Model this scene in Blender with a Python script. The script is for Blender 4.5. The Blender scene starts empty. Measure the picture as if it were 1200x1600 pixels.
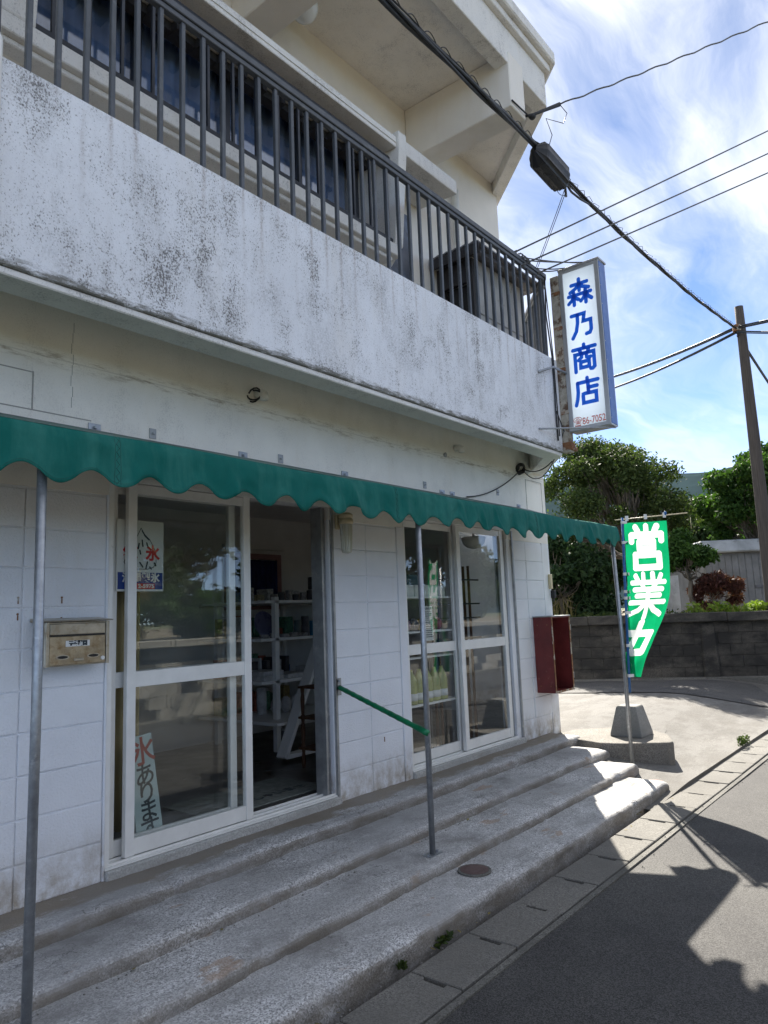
import bpy, bmesh, math, random
import numpy as np
from mathutils import Vector, Matrix, noise as mnoise

random.seed(7)
SC = bpy.context.scene
COL = SC.collection
PI = math.pi

# ------------------------------------------------------------------ camera
cam_d = bpy.data.cameras.new('camera')
cam_d.sensor_fit = 'VERTICAL'
cam_d.sensor_height = 32.0
cam_d.lens = 1131.7 / 1600 * 32
cam_d.clip_start = 0.05
cam_d.clip_end = 5000
cam = bpy.data.objects.new('camera', cam_d)
COL.objects.link(cam)
_yaw, _pit, _rol = 0.89285, 0.14050, -0.03832
_f = Vector((math.sin(_yaw) * math.cos(_pit), math.cos(_yaw) * math.cos(_pit), math.sin(_pit)))
_r0 = Vector((math.cos(_yaw), -math.sin(_yaw), 0))
_u0 = _r0.cross(_f)
_r = _r0 * math.cos(_rol) + _u0 * math.sin(_rol)
_u = -_r0 * math.sin(_rol) + _u0 * math.cos(_rol)
_m = Matrix((_r, _u, -_f)).transposed().to_4x4()
_m.translation = (0, -3.64, 1.291)
cam.matrix_world = _m
SC.camera = cam

# ------------------------------------------------------------------ light
SUN_AZ, SUN_EL = math.radians(58.0), math.radians(41.2)      # azimuth from +Y towards +X
sun_d = bpy.data.lights.new('sun', 'SUN')
sun_d.energy = 2.0
sun_d.angle = math.radians(0.5)
sun_d.color = (1.0, 0.93, 0.82)
sun = bpy.data.objects.new('sun', sun_d)
COL.objects.link(sun)
_to = Vector((math.sin(SUN_AZ) * math.cos(SUN_EL), math.cos(SUN_AZ) * math.cos(SUN_EL), math.sin(SUN_EL)))
sun.rotation_euler = _to.to_track_quat('Z', 'Y').to_euler()
sun.location = (8, 8, 12)

world = bpy.data.worlds.new('World')
SC.world = world
world.use_nodes = True
wt = world.node_tree
wt.nodes.clear()


def nn(nt, t, ins=None, **props):
    n = nt.nodes.new(t)
    for k, v in props.items():
        setattr(n, k, v)
    for k, v in (ins or {}).items():
        s = n.inputs[k]
        if isinstance(v, bpy.types.NodeSocket):
            nt.links.new(v, s)
        else:
            s.default_value = v
    return n


def ramp(nt, fac, stops, interp='LINEAR'):
    n = nt.nodes.new('ShaderNodeValToRGB')
    n.color_ramp.interpolation = interp
    el = n.color_ramp.elements
    while len(el) < len(stops):
        el.new(0.5)
    for e, (p, c) in zip(el, stops):
        e.position = p
        e.color = (c, c, c, 1) if isinstance(c, (int, float)) else (*c, 1)
    nt.links.new(fac, n.inputs[0])
    return n.outputs[0]


def math_(nt, op, a, b=0.0, clamp=False):
    n = nn(nt, 'ShaderNodeMath', {0: a, 1: b}, operation=op)
    n.use_clamp = clamp
    return n.outputs[0]


def mixc(nt, f, a, b, blend='MIX'):
    n = nt.nodes.new('ShaderNodeMix')
    n.data_type = 'RGBA'
    n.blend_type = blend
    for s, v in ((n.inputs[0], f), (n.inputs[6], a), (n.inputs[7], b)):
        if isinstance(v, bpy.types.NodeSocket):
            nt.links.new(v, s)
        elif isinstance(v, (int, float)):
            s.default_value = v
        else:
            s.default_value = (*v, 1) if len(v) == 3 else v
    return n.outputs[2]


def noise_(nt, vec, scale, detail=4, rough=0.55, dist=0.0):
    return nn(nt, 'ShaderNodeTexNoise', {'Vector': vec, 'Scale': scale, 'Detail': detail,
                                         'Roughness': rough, 'Distortion': dist}).outputs[0]


def mapv(nt, vec, scale=(1, 1, 1), rot=(0, 0, 0), loc=(0, 0, 0)):
    return nn(nt, 'ShaderNodeMapping', {'Vector': vec, 'Scale': scale, 'Rotation': rot, 'Location': loc}).outputs[0]


# sky: Nishita + thin cirrus (same everywhere round the dome)
sky = nn(wt, 'ShaderNodeTexSky', sky_type='NISHITA')
sky.sun_disc = False
sky.sun_elevation = SUN_EL
sky.sun_rotation = SUN_AZ
sky.air_density = 0.42
sky.altitude = 1500
sky.dust_density = 0.0
sky.ozone_density = 0.6
SKY_K = 0.05
tc = nn(wt, 'ShaderNodeTexCoord')
sep = nn(wt, 'ShaderNodeSeparateXYZ', {0: tc.outputs['Generated']})
zz = math_(wt, 'ADD', math_(wt, 'MAXIMUM', sep.outputs[2], 0.0), 0.16)
uvx = math_(wt, 'DIVIDE', sep.outputs[0], zz)
uvy = math_(wt, 'DIVIDE', sep.outputs[1], zz)
uv = nn(wt, 'ShaderNodeCombineXYZ', {0: uvx, 1: uvy, 2: 0.0}).outputs[0]
warp = nn(wt, 'ShaderNodeTexNoise', {'Vector': uv, 'Scale': 0.8, 'Detail': 4.0, 'Roughness': 0.55}).outputs[1]
wuv = nn(wt, 'ShaderNodeVectorMath', {0: uv, 1: nn(wt, 'ShaderNodeVectorMath', {0: warp, 1: (0.9, 0.9, 0.0)}, operation='MULTIPLY').outputs[0]}, operation='ADD').outputs[0]
c1 = noise_(wt, mapv(wt, wuv, (0.75, 1.9, 1), (0, 0, 0.95), (0.3, 0.9, 0)), 1.7, 9, 0.60, 0.35)      # long wisps
c2 = noise_(wt, mapv(wt, uv, (1, 1, 1), (0, 0, 0), (3.7, 1.2, 0)), 0.8, 3, 0.5, 0.3)                   # where they gather
c3 = noise_(wt, mapv(wt, wuv, (0.9, 4, 1), (0, 0, -0.35), (1.0, 4.0, 0)), 2.2, 8, 0.62, 0.3)           # crossing fibres
cm = math_(wt, 'ADD', math_(wt, 'MULTIPLY', c1, 0.55), math_(wt, 'MULTIPLY', c3, 0.24))
cm = math_(wt, 'ADD', cm, math_(wt, 'MULTIPLY', c2, 0.48))
cmask = ramp(wt, cm, [(0.47, 0.0), (0.58, 0.25), (0.70, 0.72), (0.80, 0.95)])
hfade = ramp(wt, sep.outputs[2], [(0.0, 0.15), (0.22, 0.55), (0.45, 1.0)])
cmask = math_(wt, 'MULTIPLY', cmask, hfade)
skyc = mixc(wt, 1.0, sky.outputs[0], (SKY_K, SKY_K, SKY_K), 'MULTIPLY')
skyc = mixc(wt, cmask, skyc, (0.21, 0.213, 0.22))
bg = nn(wt, 'ShaderNodeBackground', {'Color': skyc, 'Strength': 1.0})
wo = nn(wt, 'ShaderNodeOutputWorld', {'Surface': bg.outputs[0]})

SC.view_settings.view_transform = 'Standard'
SC.view_settings.look = 'None'
SC.view_settings.gamma = 1.0
SC.view_settings.use_curve_mapping = False
SC.view_settings.exposure = 2.75
SC.cycles.use_denoising = True
SC.cycles.max_bounces = 10
SC.cycles.transparent_max_bounces = 24
SC.cycles.caustics_reflective = False
SC.cycles.caustics_refractive = False

# ------------------------------------------------------------------ object helpers


def root_loc(o):
    v = Vector((0, 0, 0))
    while o is not None:
        v += o.location
        o = o.parent
    return v


def thing(name, label, cat, loc=(0, 0, 0), group=None):
    o = bpy.data.objects.new(name, None)
    o.empty_display_size = 0.1
    COL.objects.link(o)
    o.location = loc
    o['label'] = label
    o['category'] = cat
    if group:
        o['group'] = group
    return o


def tag(o, label=None, cat=None, group=None, kind=None):
    for k, v in (('label', label), ('category', cat), ('group', group), ('kind', kind)):
        if v:
            o[k] = v
    return o


def link(name, me, mat, parent=None, loc=(0, 0, 0)):
    o = bpy.data.objects.new(name, me)
    COL.objects.link(o)
    if mat is not None and not me.materials:
        me.materials.append(mat)
    if parent is not None:
        o.parent = parent
    o.location = loc
    return o


class MB:
    """collects shapes given in world coordinates; build() links them as one mesh"""

    def __init__(self):
        self.v, self.f = [], []

    def add(self, vs, fs):
        n = len(self.v)
        self.v += [tuple(x) for x in vs]
        self.f += [tuple(i + n for i in q) for q in fs]
        return self

    def box(self, x0, x1, y0, y1, z0, z1):
        return self.add([(x0, y0, z0), (x1, y0, z0), (x1, y1, z0), (x0, y1, z0),
                         (x0, y0, z1), (x1, y0, z1), (x1, y1, z1), (x0, y1, z1)],
                        [(0, 3, 2, 1), (4, 5, 6, 7), (0, 1, 5, 4), (1, 2, 6, 5), (2, 3, 7, 6), (3, 0, 4, 7)])

    def prism(self, poly, z0, z1):
        n = len(poly)
        vs = [(x, y, z0) for x, y in poly] + [(x, y, z1) for x, y in poly]
        fs = [tuple(range(n - 1, -1, -1)), tuple(range(n, 2 * n))]
        fs += [(i, (i + 1) % n, n + (i + 1) % n, n + i) for i in range(n)]
        return self.add(vs, fs)

    def prism_x(self, poly, x0, x1):           # poly of (y, z)
        n = len(poly)
        vs = [(x0, y, z) for y, z in poly] + [(x1, y, z) for y, z in poly]
        fs = [tuple(range(n)), tuple(range(2 * n - 1, n - 1, -1))]
        fs += [((i + 1) % n, i, n + i, n + (i + 1) % n) for i in range(n)]
        return self.add(vs, fs)

    def obox(self, p, q, w, h, up=(0, 0, 1)):  # bar from p to q, w wide, h high
        p, q = Vector(p), Vector(q)
        d = (q - p).normalized()
        s = d.cross(Vector(up)).normalized() * (w / 2)
        t = s.cross(d).normalized() * (h / 2)
        vs = [p - s - t, p + s - t, p + s + t, p - s + t, q - s - t, q + s - t, q + s + t, q - s + t]
        return self.add(vs, [(0, 1, 2, 3), (7, 6, 5, 4), (0, 4, 5, 1), (1, 5, 6, 2), (2, 6, 7, 3), (3, 7, 4, 0)])

    def tube(self, pts, r, n=8, cap=True):
        pts = [Vector(p) for p in pts]
        rs = r if isinstance(r, (list, tuple)) else [r] * len(pts)
        vs, fs = [], []
        ref = None
        for i, p in enumerate(pts):
            d = (pts[min(i + 1, len(pts) - 1)] - pts[max(i - 1, 0)]).normalized()
            if ref is None:
                ref = Vector((0, 0, 1)) if abs(d.z) < 0.9 else Vector((1, 0, 0))
            a = d.cross(ref).normalized()
            b = d.cross(a).normalized()
            ref = a.cross(d) * 1.0 if abs(d.dot(ref)) > 0.95 else ref
            for k in range(n):
                t = 2 * PI * k / n
                vs.append(p + (a * math.cos(t) + b * math.sin(t)) * rs[i])
        for i in range(len(pts) - 1):
            for k in range(n):
                fs.append((i * n + k, i * n + (k + 1) % n, (i + 1) * n + (k + 1) % n, (i + 1) * n + k))
        if cap:
            fs.append(tuple(range(n - 1, -1, -1)))
            fs.append(tuple((len(pts) - 1) * n + k for k in range(n)))
        return self.add(vs, fs)

    def lathe(self, c, prof, n=16):            # prof: (radius, z) rising
        vs, fs = [], []
        for r, z in prof:
            for k in range(n):
                t = 2 * PI * k / n
                vs.append((c[0] + r * math.cos(t), c[1] + r * math.sin(t), c[2] + z))
        for i in range(len(prof) - 1):
            for k in range(n):
                fs.append((i * n + k, i * n + (k + 1) % n, (i + 1) * n + (k + 1) % n, (i + 1) * n + k))
        fs.append(tuple(range(n - 1, -1, -1)))
        fs.append(tuple((len(prof) - 1) * n + k for k in range(n)))
        return self.add(vs, fs)

    def grid(self, fn, nu, nv):
        vs = [fn(i / nu, j / nv) for j in range(nv + 1) for i in range(nu + 1)]
        w = nu + 1
        return self.add(vs, [(j * w + i, j * w + i + 1, (j + 1) * w + i + 1, (j + 1) * w + i)
                             for j in range(nv) for i in range(nu)])

    def sphere(self, c, r, nu=14, nv=8, sz=1.0):
        prof = [(max(r * math.sin(PI * i / nv), 0.0005), -r * sz * math.cos(PI * i / nv)) for i in range(nv + 1)]
        return self.lathe(c, prof, nu)

    def mesh(self, name, off=(0, 0, 0), bevel=0.0, smooth=False, seg=1, recalc=True):
        me = bpy.data.meshes.new(name)
        me.from_pydata([(x - off[0], y - off[1], z - off[2]) for x, y, z in self.v], [], self.f)
        if bevel or recalc:
            bm = bmesh.new()
            bm.from_mesh(me)
            if recalc:
                bmesh.ops.recalc_face_normals(bm, faces=bm.faces)
            if bevel:
                es = [e for e in bm.edges if len(e.link_faces) == 2 and e.calc_face_angle(0) > 0.5]
                bmesh.ops.bevel(bm, geom=es, offset=bevel, segments=seg, affect='EDGES', profile=0.5)
            bm.to_mesh(me)
            bm.free()
        if smooth:
            me.polygons.foreach_set('use_smooth', [True] * len(me.polygons))
        me.update()
        return me

    def build(self, name, mat, parent=None, bevel=0.0, smooth=False, seg=1, recalc=True, kind=None, label=None, origin=None):
        off = root_loc(parent)
        loc = (0, 0, 0)
        if parent is None and origin is not None:
            off, loc = origin, origin
        o = link(name, self.mesh(name, off, bevel, smooth, seg, recalc), mat, parent, loc)
        if kind:
            o['kind'] = kind
        if label:
            o['label'] = label
        return o


def solid(o, t, offset=-1.0):
    """give a sheet real thickness"""
    m = o.modifiers.new('thickness', 'SOLIDIFY')
    m.thickness = t
    m.offset = offset
    return o


def copies(name, me, parent, locs, mat=None):
    base = root_loc(parent)
    out = []
    for p in locs:
        out.append(link(name, me, mat, parent, Vector(p) - base))
    return out


def text_obj(name, body, mat, parent, origin, right, up, size, bold=0.0, depth=0.002, width=None, align='CENTER', spacing=1.0):
    c = bpy.data.curves.new('lettering', 'FONT')
    c.body = body
    c.size = size
    c.offset = bold
    c.extrude = depth / 2
    c.align_x = align
    c.align_y = 'CENTER'
    c.space_character = spacing
    c.resolution_u = 3
    t = bpy.data.objects.new('lettering', c)
    COL.objects.link(t)
    bpy.context.view_layer.update()
    dg = bpy.context.evaluated_depsgraph_get()
    me = bpy.data.meshes.new_from_object(t.evaluated_get(dg))
    bpy.data.objects.remove(t)
    me.materials.clear()
    right, up = Vector(right).normalized(), Vector(up).normalized()
    nrm = right.cross(up)
    xs = [v.co.x for v in me.vertices]
    k = 1.0
    if width:
        k = width / (max(xs) - min(xs))
    me.transform(Matrix.Diagonal((k, 1, 1, 1)))
    M = Matrix((right, up, nrm)).transposed().to_4x4()
    M.translation = Vector(origin) - root_loc(parent)
    me.transform(M)
    return link(name, me, mat, parent)


def strokes(mb, glyph, fn, w, sub=0.06):
    """round-ended pen strokes; fn(u, v, lift) -> world point"""
    for k, path in enumerate(glyph):
        lift = 0.0006 + 0.00025 * (k % 9)
        pts = [Vector((a, b)) for a, b in path]
        line = []
        for a, b in zip(pts[:-1], pts[1:]):
            n = max(1, int((b - a).length / sub))
            line += [a + (b - a) * i / n for i in range(n)]
        line.append(pts[-1])
        closed = (pts[0] - pts[-1]).length < 1e-6
        L, R = [], []
        for i, p in enumerate(line):
            if closed:
                q0, q1 = line[i - 1 if i > 0 else -2], line[(i + 1) if i < len(line) - 1 else 1]
            else:
                q0, q1 = line[max(i - 1, 0)], line[min(i + 1, len(line) - 1)]
            d = (q1 - q0)
            if d.length < 1e-9:
                d = Vector((1, 0))
            d.normalize()
            s = Vector((-d.y, d.x))
            a0 = (line[i] - q0)
            kk = 1.0
            if a0.length > 1e-6 and 0 < i < len(line) - 1:
                c = max(0.5, a0.normalized().dot(d))
                kk = 1 / c
            L.append(p + s * w / 2 * kk)
            R.append(p - s * w / 2 * kk)
        vs, fs = [], []
        for l, r in zip(L, R):
            vs += [fn(l.x, l.y, lift), fn(r.x, r.y, lift)]
        for i in range(len(line) - 1):
            fs.append((2 * i, 2 * i + 1, 2 * i + 3, 2 * i + 2))
        mb.add(vs, fs)
        if not closed:
            for end, nxt in ((line[0], line[1]), (line[-1], line[-2])):
                d = (end - nxt).normalized()
                a0 = math.atan2(d.y, d.x)
                vs = [fn(end.x, end.y, lift)]
                for j in range(9):
                    t = a0 - PI / 2 + PI * j / 8
                    vs.append(fn(end.x + math.cos(t) * w / 2, end.y + math.sin(t) * w / 2, lift))
                mb.add(vs, [(0, j + 1, j + 2) for j in range(8)])


# ------------------------------------------------------------------ materials


def mat_(name):
    m = bpy.data.materials.new(name)
    m.use_nodes = True
    nt = m.node_tree
    nt.nodes.clear()
    out = nt.nodes.new('ShaderNodeOutputMaterial')
    p = nt.nodes.new('ShaderNodeBsdfPrincipled')
    nt.links.new(p.outputs[0], out.inputs[0])
    pos = nt.nodes.new('ShaderNodeNewGeometry')
    return m, nt, p, pos.outputs['Position'], out


def setin(nt, p, key, v):
    if isinstance(v, bpy.types.NodeSocket):
        nt.links.new(v, p.inputs[key])
    elif isinstance(v, (tuple, list)):
        p.inputs[key].default_value = (*v, 1)
    else:
        p.inputs[key].default_value = v


def bump(nt, p, h, strength=0.3, dist=0.01):
    b = nn(nt, 'ShaderNodeBump', {'Height': h, 'Strength': strength, 'Distance': dist})
    nt.links.new(b.outputs[0], p.inputs['Normal'])


def plain(name, col, rough=0.55, metal=0.0, var=0.12, vs=6.0, bs=0.0, bscale=90, bd=0.004, wear=None, wscale=9, wamt=(0.58, 0.7)):
    m, nt, p, pos, _ = mat_(name)
    n = noise_(nt, pos, vs, 5, 0.6)
    lo = tuple(c * (1 - var) for c in col)
    hi = tuple(min(1, c * (1 + var)) for c in col)
    c = mixc(nt, ramp(nt, n, [(0.3, 0.0), (0.7, 1.0)]), lo, hi)
    if wear:
        w = ramp(nt, noise_(nt, pos, wscale, 7, 0.65), [(wamt[0], 0.0), (wamt[1], 1.0)])
        c = mixc(nt, w, c, wear)
    setin(nt, p, 'Base Color', c)
    r = ramp(nt, noise_(nt, pos, vs * 3, 3), [(0.3, max(0, rough - 0.08)), (0.7, min(1, rough + 0.08))])
    setin(nt, p, 'Roughness', r)
    p.inputs['Metallic'].default_value = metal
    if bs:
        bump(nt, p, noise_(nt, pos, bscale, 4), bs, bd)
    return m


def stucco(name, col, mold=0.0, rust=0.0, base_dirt=0.0, ledge=0.0, bscale=130, bs=0.5, joint=None, top=3.745):
    m, nt, p, pos, _ = mat_(name)
    s = nn(nt, 'ShaderNodeSeparateXYZ', {0: pos})
    z = s.outputs[2]
    n = noise_(nt, pos, 2.2, 6, 0.6)
    c = mixc(nt, ramp(nt, n, [(0.3, 0.0), (0.7, 1.0)]), tuple(k * 0.93 for k in col), tuple(min(k * 1.04, 1) for k in col))
    # faint warm water stains
    st = ramp(nt, noise_(nt, mapv(nt, pos, (2.2, 2.2, 0.5)), 1.6, 6, 0.6), [(0.56, 0.0), (0.75, 0.35)])
    c = mixc(nt, st, c, (col[0] * 0.86, col[1] * 0.80, col[2] * 0.70))
    if mold:
        patch = ramp(nt, noise_(nt, mapv(nt, pos, (1.5, 1.5, 1.0)), 1.1, 5, 0.6), [(0.36, 0.25), (0.6, 1.0)])
        streak = ramp(nt, noise_(nt, mapv(nt, pos, (7.5, 7.5, 0.8)), 1.0, 4, 0.6), [(0.46, 0.0), (0.68, 1.0)])
        blot = ramp(nt, noise_(nt, mapv(nt, pos, (5, 5, 3.2)), 1.0, 8, 0.75), [(0.45, 0.0), (0.65, 1.0)])
        dens = math_(nt, 'MULTIPLY', patch, math_(nt, 'ADD', math_(nt, 'MULTIPLY', streak, 0.35), math_(nt, 'MULTIPLY', blot, 0.8)), True)
        speck = noise_(nt, mapv(nt, pos, (1, 1, 0.8)), 115, 4, 0.72)
        thr = math_(nt, 'SUBTRACT', 0.598, math_(nt, 'MULTIPLY', dens, 0.20))
        mk = math_(nt, 'MULTIPLY', math_(nt, 'SUBTRACT', speck, thr), 9.0, True)
        mk = math_(nt, 'MULTIPLY', mk, mold, True)
        c = mixc(nt, math_(nt, 'MULTIPLY', dens, 0.30 * mold, True), c, (0.36, 0.35, 0.34))
        big = ramp(nt, noise_(nt, mapv(nt, pos, (3.2, 3.2, 1.5)), 1.0, 9, 0.74), [(0.50, 0.0), (0.60, 0.55), (0.70, 1.0)])
        grain = ramp(nt, noise_(nt, pos, 60, 5, 0.75), [(0.42, 0.0), (0.58, 1.0)])
        bm = math_(nt, 'MULTIPLY', math_(nt, 'MULTIPLY', big, grain), 0.62 * mold, True)
        c = mixc(nt, bm, c, (0.20, 0.195, 0.19))
        hue = mixc(nt, noise_(nt, pos, 3, 2), (0.12, 0.12, 0.12), (0.17, 0.155, 0.145))
        c = mixc(nt, mk, c, hue)
    if ledge:
        nearb = nn(nt, 'ShaderNodeMapRange', {0: z, 1: 2.93, 2: 2.79, 3: 0.0, 4: 1.0}).outputs[0]
        e = ramp(nt, math_(nt, 'MULTIPLY', noise_(nt, mapv(nt, pos, (3, 3, 14)), 3, 8, 0.75), nearb), [(0.30, 0.0), (0.44, 0.9)])
        c = mixc(nt, e, c, (0.13, 0.125, 0.10))
    if joint:                                  # stains along a casting joint
        d = math_(nt, 'ABSOLUTE', math_(nt, 'SUBTRACT', z, joint))
        g = nn(nt, 'ShaderNodeMapRange', {0: d, 1: 0.06, 2: 0.0, 3: 0.0, 4: 1.0}).outputs[0]
        e = ramp(nt, noise_(nt, mapv(nt, pos, (2.4, 2.4, 14)), 2.0, 9, 0.75), [(0.50, 0.0), (0.62, 1.0)])
        c = mixc(nt, math_(nt, 'MULTIPLY', math_(nt, 'MULTIPLY', g, e), 0.9), c, (0.26, 0.20, 0.115))
        ln = math_(nt, 'LESS_THAN', d, 0.0035)
        c = mixc(nt, math_(nt, 'MULTIPLY', ln, 0.3), c, (0.4, 0.38, 0.34))
    if rust:
        nt_top = nn(nt, 'ShaderNodeMapRange', {0: z, 1: top - 0.75, 2: top, 3: 0.0, 4: 1.0}).outputs[0]
        # drips under the feet of the balusters, every 137 mm, some strong and some absent
        ph = math_(nt, 'FRACT', math_(nt, 'DIVIDE', math_(nt, 'ADD', math_(nt, 'ADD', s.outputs[0], 8.378), math_(nt, 'MULTIPLY', noise_(nt, mapv(nt, pos, (6, 6, 5)), 2, 3), 0.03)), 0.1375))
        pk = ramp(nt, math_(nt, 'ABSOLUTE', math_(nt, 'SUBTRACT', ph, 0.5)), [(0.0, 1.0), (0.10, 0.25), (0.16, 0.0)])
        rs = math_(nt, 'MULTIPLY', pk, ramp(nt, noise_(nt, mapv(nt, pos, (5, 5, 0.9)), 1.3, 4, 0.6), [(0.44, 0.0), (0.6, 1.0)]))
        rs = math_(nt, 'MULTIPLY', math_(nt, 'MULTIPLY', rs, nt_top), ramp(nt, noise_(nt, pos, 60, 3), [(0.4, 0.3), (0.6, 1.0)]))
        c = mixc(nt, math_(nt, 'MULTIPLY', rs, rust), c, (0.26, 0.19, 0.15))
    if base_dirt:
        nb = nn(nt, 'ShaderNodeMapRange', {0: z, 1: 0.30, 2: -0.02, 3: 0.0, 4: 1.0}).outputs[0]
        e = math_(nt, 'MULTIPLY', ramp(nt, noise_(nt, mapv(nt, pos, (4, 4, 3)), 2.0, 7, 0.7), [(0.4, 0.0), (0.62, 1.0)]), nb)
        c = mixc(nt, math_(nt, 'MULTIPLY', e, base_dirt), c, (0.33, 0.27, 0.19))
    setin(nt, p, 'Base Color', c)
    p.inputs['Roughness'].default_value = 0.75
    bump(nt, p, noise_(nt, pos, bscale, 3, 0.6), bs, 0.006)
    return m


def concrete(name, col, speck=0.5, stain=(0.17, 0.16, 0.14), samt=0.6, sc=1.0, film=None, bs=0.6, riser=None):
    m, nt, p, pos, _ = mat_(name)
    v = nn(nt, 'ShaderNodeTexVoronoi', {'Vector': pos, 'Scale': 150 * sc})
    sp = nn(nt, 'ShaderNodeSeparateColor', {0: v.outputs['Color']}).outputs[0]
    c = mixc(nt, ramp(nt, sp, [(0.0, 0.0), (1.0, 1.0)]), tuple(k * (1 - speck) for k in col), tuple(min(1, k * (1 + speck)) for k in col))
    c = mixc(nt, ramp(nt, noise_(nt, pos, 1.6, 7, 0.65), [(0.35, 0.0), (0.68, 1.0)]), c, tuple(k * 0.72 for k in col))
    e = ramp(nt, noise_(nt, mapv(nt, pos, (1, 1.4, 2.5)), 2.3 * sc, 8, 0.7), [(0.5, 0.0), (0.68, 1.0)] if samt < 1 else [(0.38, 0.0), (0.56, 1.0)])
    c = mixc(nt, math_(nt, 'MULTIPLY', e, samt), c, stain)
    if film:                                   # thin brown dirt film with its own ragged outline
        s = nn(nt, 'ShaderNodeSeparateXYZ', {0: pos})
        yy = nn(nt, 'ShaderNodeMapRange', {0: s.outputs[1], 1: film[0], 2: film[1], 3: 0.0, 4: 1.0}).outputs[0]
        g = math_(nt, 'ADD', math_(nt, 'MULTIPLY', yy, 0.75), math_(nt, 'MULTIPLY', math_(nt, 'SUBTRACT', noise_(nt, mapv(nt, pos, (1, 3, 1)), 2.5, 6, 0.65), 0.5), 1.1))
        g = ramp(nt, g, [(0.42, 0.0), (0.6, 1.0)])
        c = mixc(nt, math_(nt, 'MULTIPLY', g, 0.9), c, mixc(nt, noise_(nt, pos, 5, 6), (0.19, 0.145, 0.095), (0.29, 0.26, 0.21)))
        # worn orange paint remains
        o = ramp(nt, noise_(nt, mapv(nt, pos, (1.3, 3, 3)), 1.7, 5), [(0.63, 0.0), (0.67, 0.6)])
        zz_ = nn(nt, 'ShaderNodeMapRange', {0: s.outputs[2], 1: -0.025, 2: -0.045, 3: 0.0, 4: 1.0}).outputs[0]
        c = mixc(nt, math_(nt, 'MULTIPLY', o, zz_), c, (0.36, 0.24, 0.15))
    if riser:                                  # patches, hairline cracks
        pt = ramp(nt, noise_(nt, mapv(nt, pos, (0.9, 2.2, 1)), 1.5, 9, 0.72), [(0.47, 0.0), (0.56, 1.0)])
        c = mixc(nt, math_(nt, 'MULTIPLY', pt, 0.35), c, (0.24, 0.235, 0.225))
        cv_ = nn(nt, 'ShaderNodeTexVoronoi', {'Vector': nn(nt, 'ShaderNodeVectorMath', {0: pos, 1: nn(nt, 'ShaderNodeTexNoise', {'Vector': pos, 'Scale': 5.0, 'Detail': 6}).outputs[1]}, operation='ADD').outputs[0], 'Scale': 0.9}, feature='DISTANCE_TO_EDGE')
        ck = math_(nt, 'MULTIPLY', ramp(nt, cv_.outputs[0], [(0.0, 1.0), (0.005, 0.0)]), ramp(nt, noise_(nt, pos, 0.9, 2), [(0.5, 0.0), (0.55, 0.8)]))
        c = mixc(nt, ck, c, (0.05, 0.05, 0.045))
    if riser:                                  # brown grime plus painted shade, darkening the upright faces only
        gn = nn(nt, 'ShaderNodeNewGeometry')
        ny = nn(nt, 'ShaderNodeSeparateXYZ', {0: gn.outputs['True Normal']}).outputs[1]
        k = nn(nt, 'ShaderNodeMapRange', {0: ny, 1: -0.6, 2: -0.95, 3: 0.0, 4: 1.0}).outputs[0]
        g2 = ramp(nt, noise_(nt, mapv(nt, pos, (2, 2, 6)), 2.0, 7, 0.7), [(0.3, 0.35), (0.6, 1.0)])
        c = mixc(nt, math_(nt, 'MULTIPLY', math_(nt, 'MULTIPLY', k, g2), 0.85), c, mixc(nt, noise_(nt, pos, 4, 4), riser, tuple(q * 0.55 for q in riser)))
    setin(nt, p, 'Base Color', c)
    p.inputs['Roughness'].default_value = 0.85
    h = math_(nt, 'ADD', math_(nt, 'MULTIPLY', v.outputs['Distance'], 0.5), noise_(nt, pos, 70, 5, 0.7))
    bump(nt, p, h, bs, 0.006)
    return m


def asphalt_mat(name, col=(0.075, 0.073, 0.07)):
    m, nt, p, pos, _ = mat_(name)
    v = nn(nt, 'ShaderNodeTexVoronoi', {'Vector': pos, 'Scale': 210})
    sp = nn(nt, 'ShaderNodeSeparateColor', {0: v.outputs['Color']}).outputs[0]
    c = mixc(nt, ramp(nt, sp, [(0.1, 0.0), (0.95, 1.0)]), tuple(k * 0.5 for k in col), tuple(k * 1.6 for k in col))
    c = mixc(nt, ramp(nt, noise_(nt, pos, 0.7, 8, 0.68), [(0.38, 0.0), (0.62, 1.0)]), c, mixc(nt, 1.0, c, (0.62, 0.62, 0.65), 'MULTIPLY'))
    c = mixc(nt, ramp(nt, noise_(nt, pos, 1.9, 5, 0.6), [(0.62, 0.0), (0.70, 0.5)]), c, (0.035, 0.035, 0.036))
    cr = nn(nt, 'ShaderNodeTexVoronoi', {'Vector': nn(nt, 'ShaderNodeVectorMath', {0: pos, 1: nn(nt, 'ShaderNodeTexNoise', {'Vector': pos, 'Scale': 3.0, 'Detail': 5}).outputs[1]}, operation='ADD').outputs[0], 'Scale': 0.42}, feature='DISTANCE_TO_EDGE')
    ck = ramp(nt, cr.outputs[0], [(0.0, 1.0), (0.006, 0.0)])
    ck = math_(nt, 'MULTIPLY', ck, ramp(nt, noise_(nt, pos, 0.5, 2), [(0.52, 0.0), (0.56, 1.0)]))
    c = mixc(nt, ck, c, (0.02, 0.02, 0.02))
    setin(nt, p, 'Base Color', c)
    p.inputs['Roughness'].default_value = 0.78
    p.inputs['Specular IOR Level'].default_value = 0.3
    bump(nt, p, math_(nt, 'SUBTRACT', math_(nt, 'ADD', v.outputs['Distance'], noise_(nt, pos, 40, 4)), ck), 0.35, 0.004)
    return m


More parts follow.
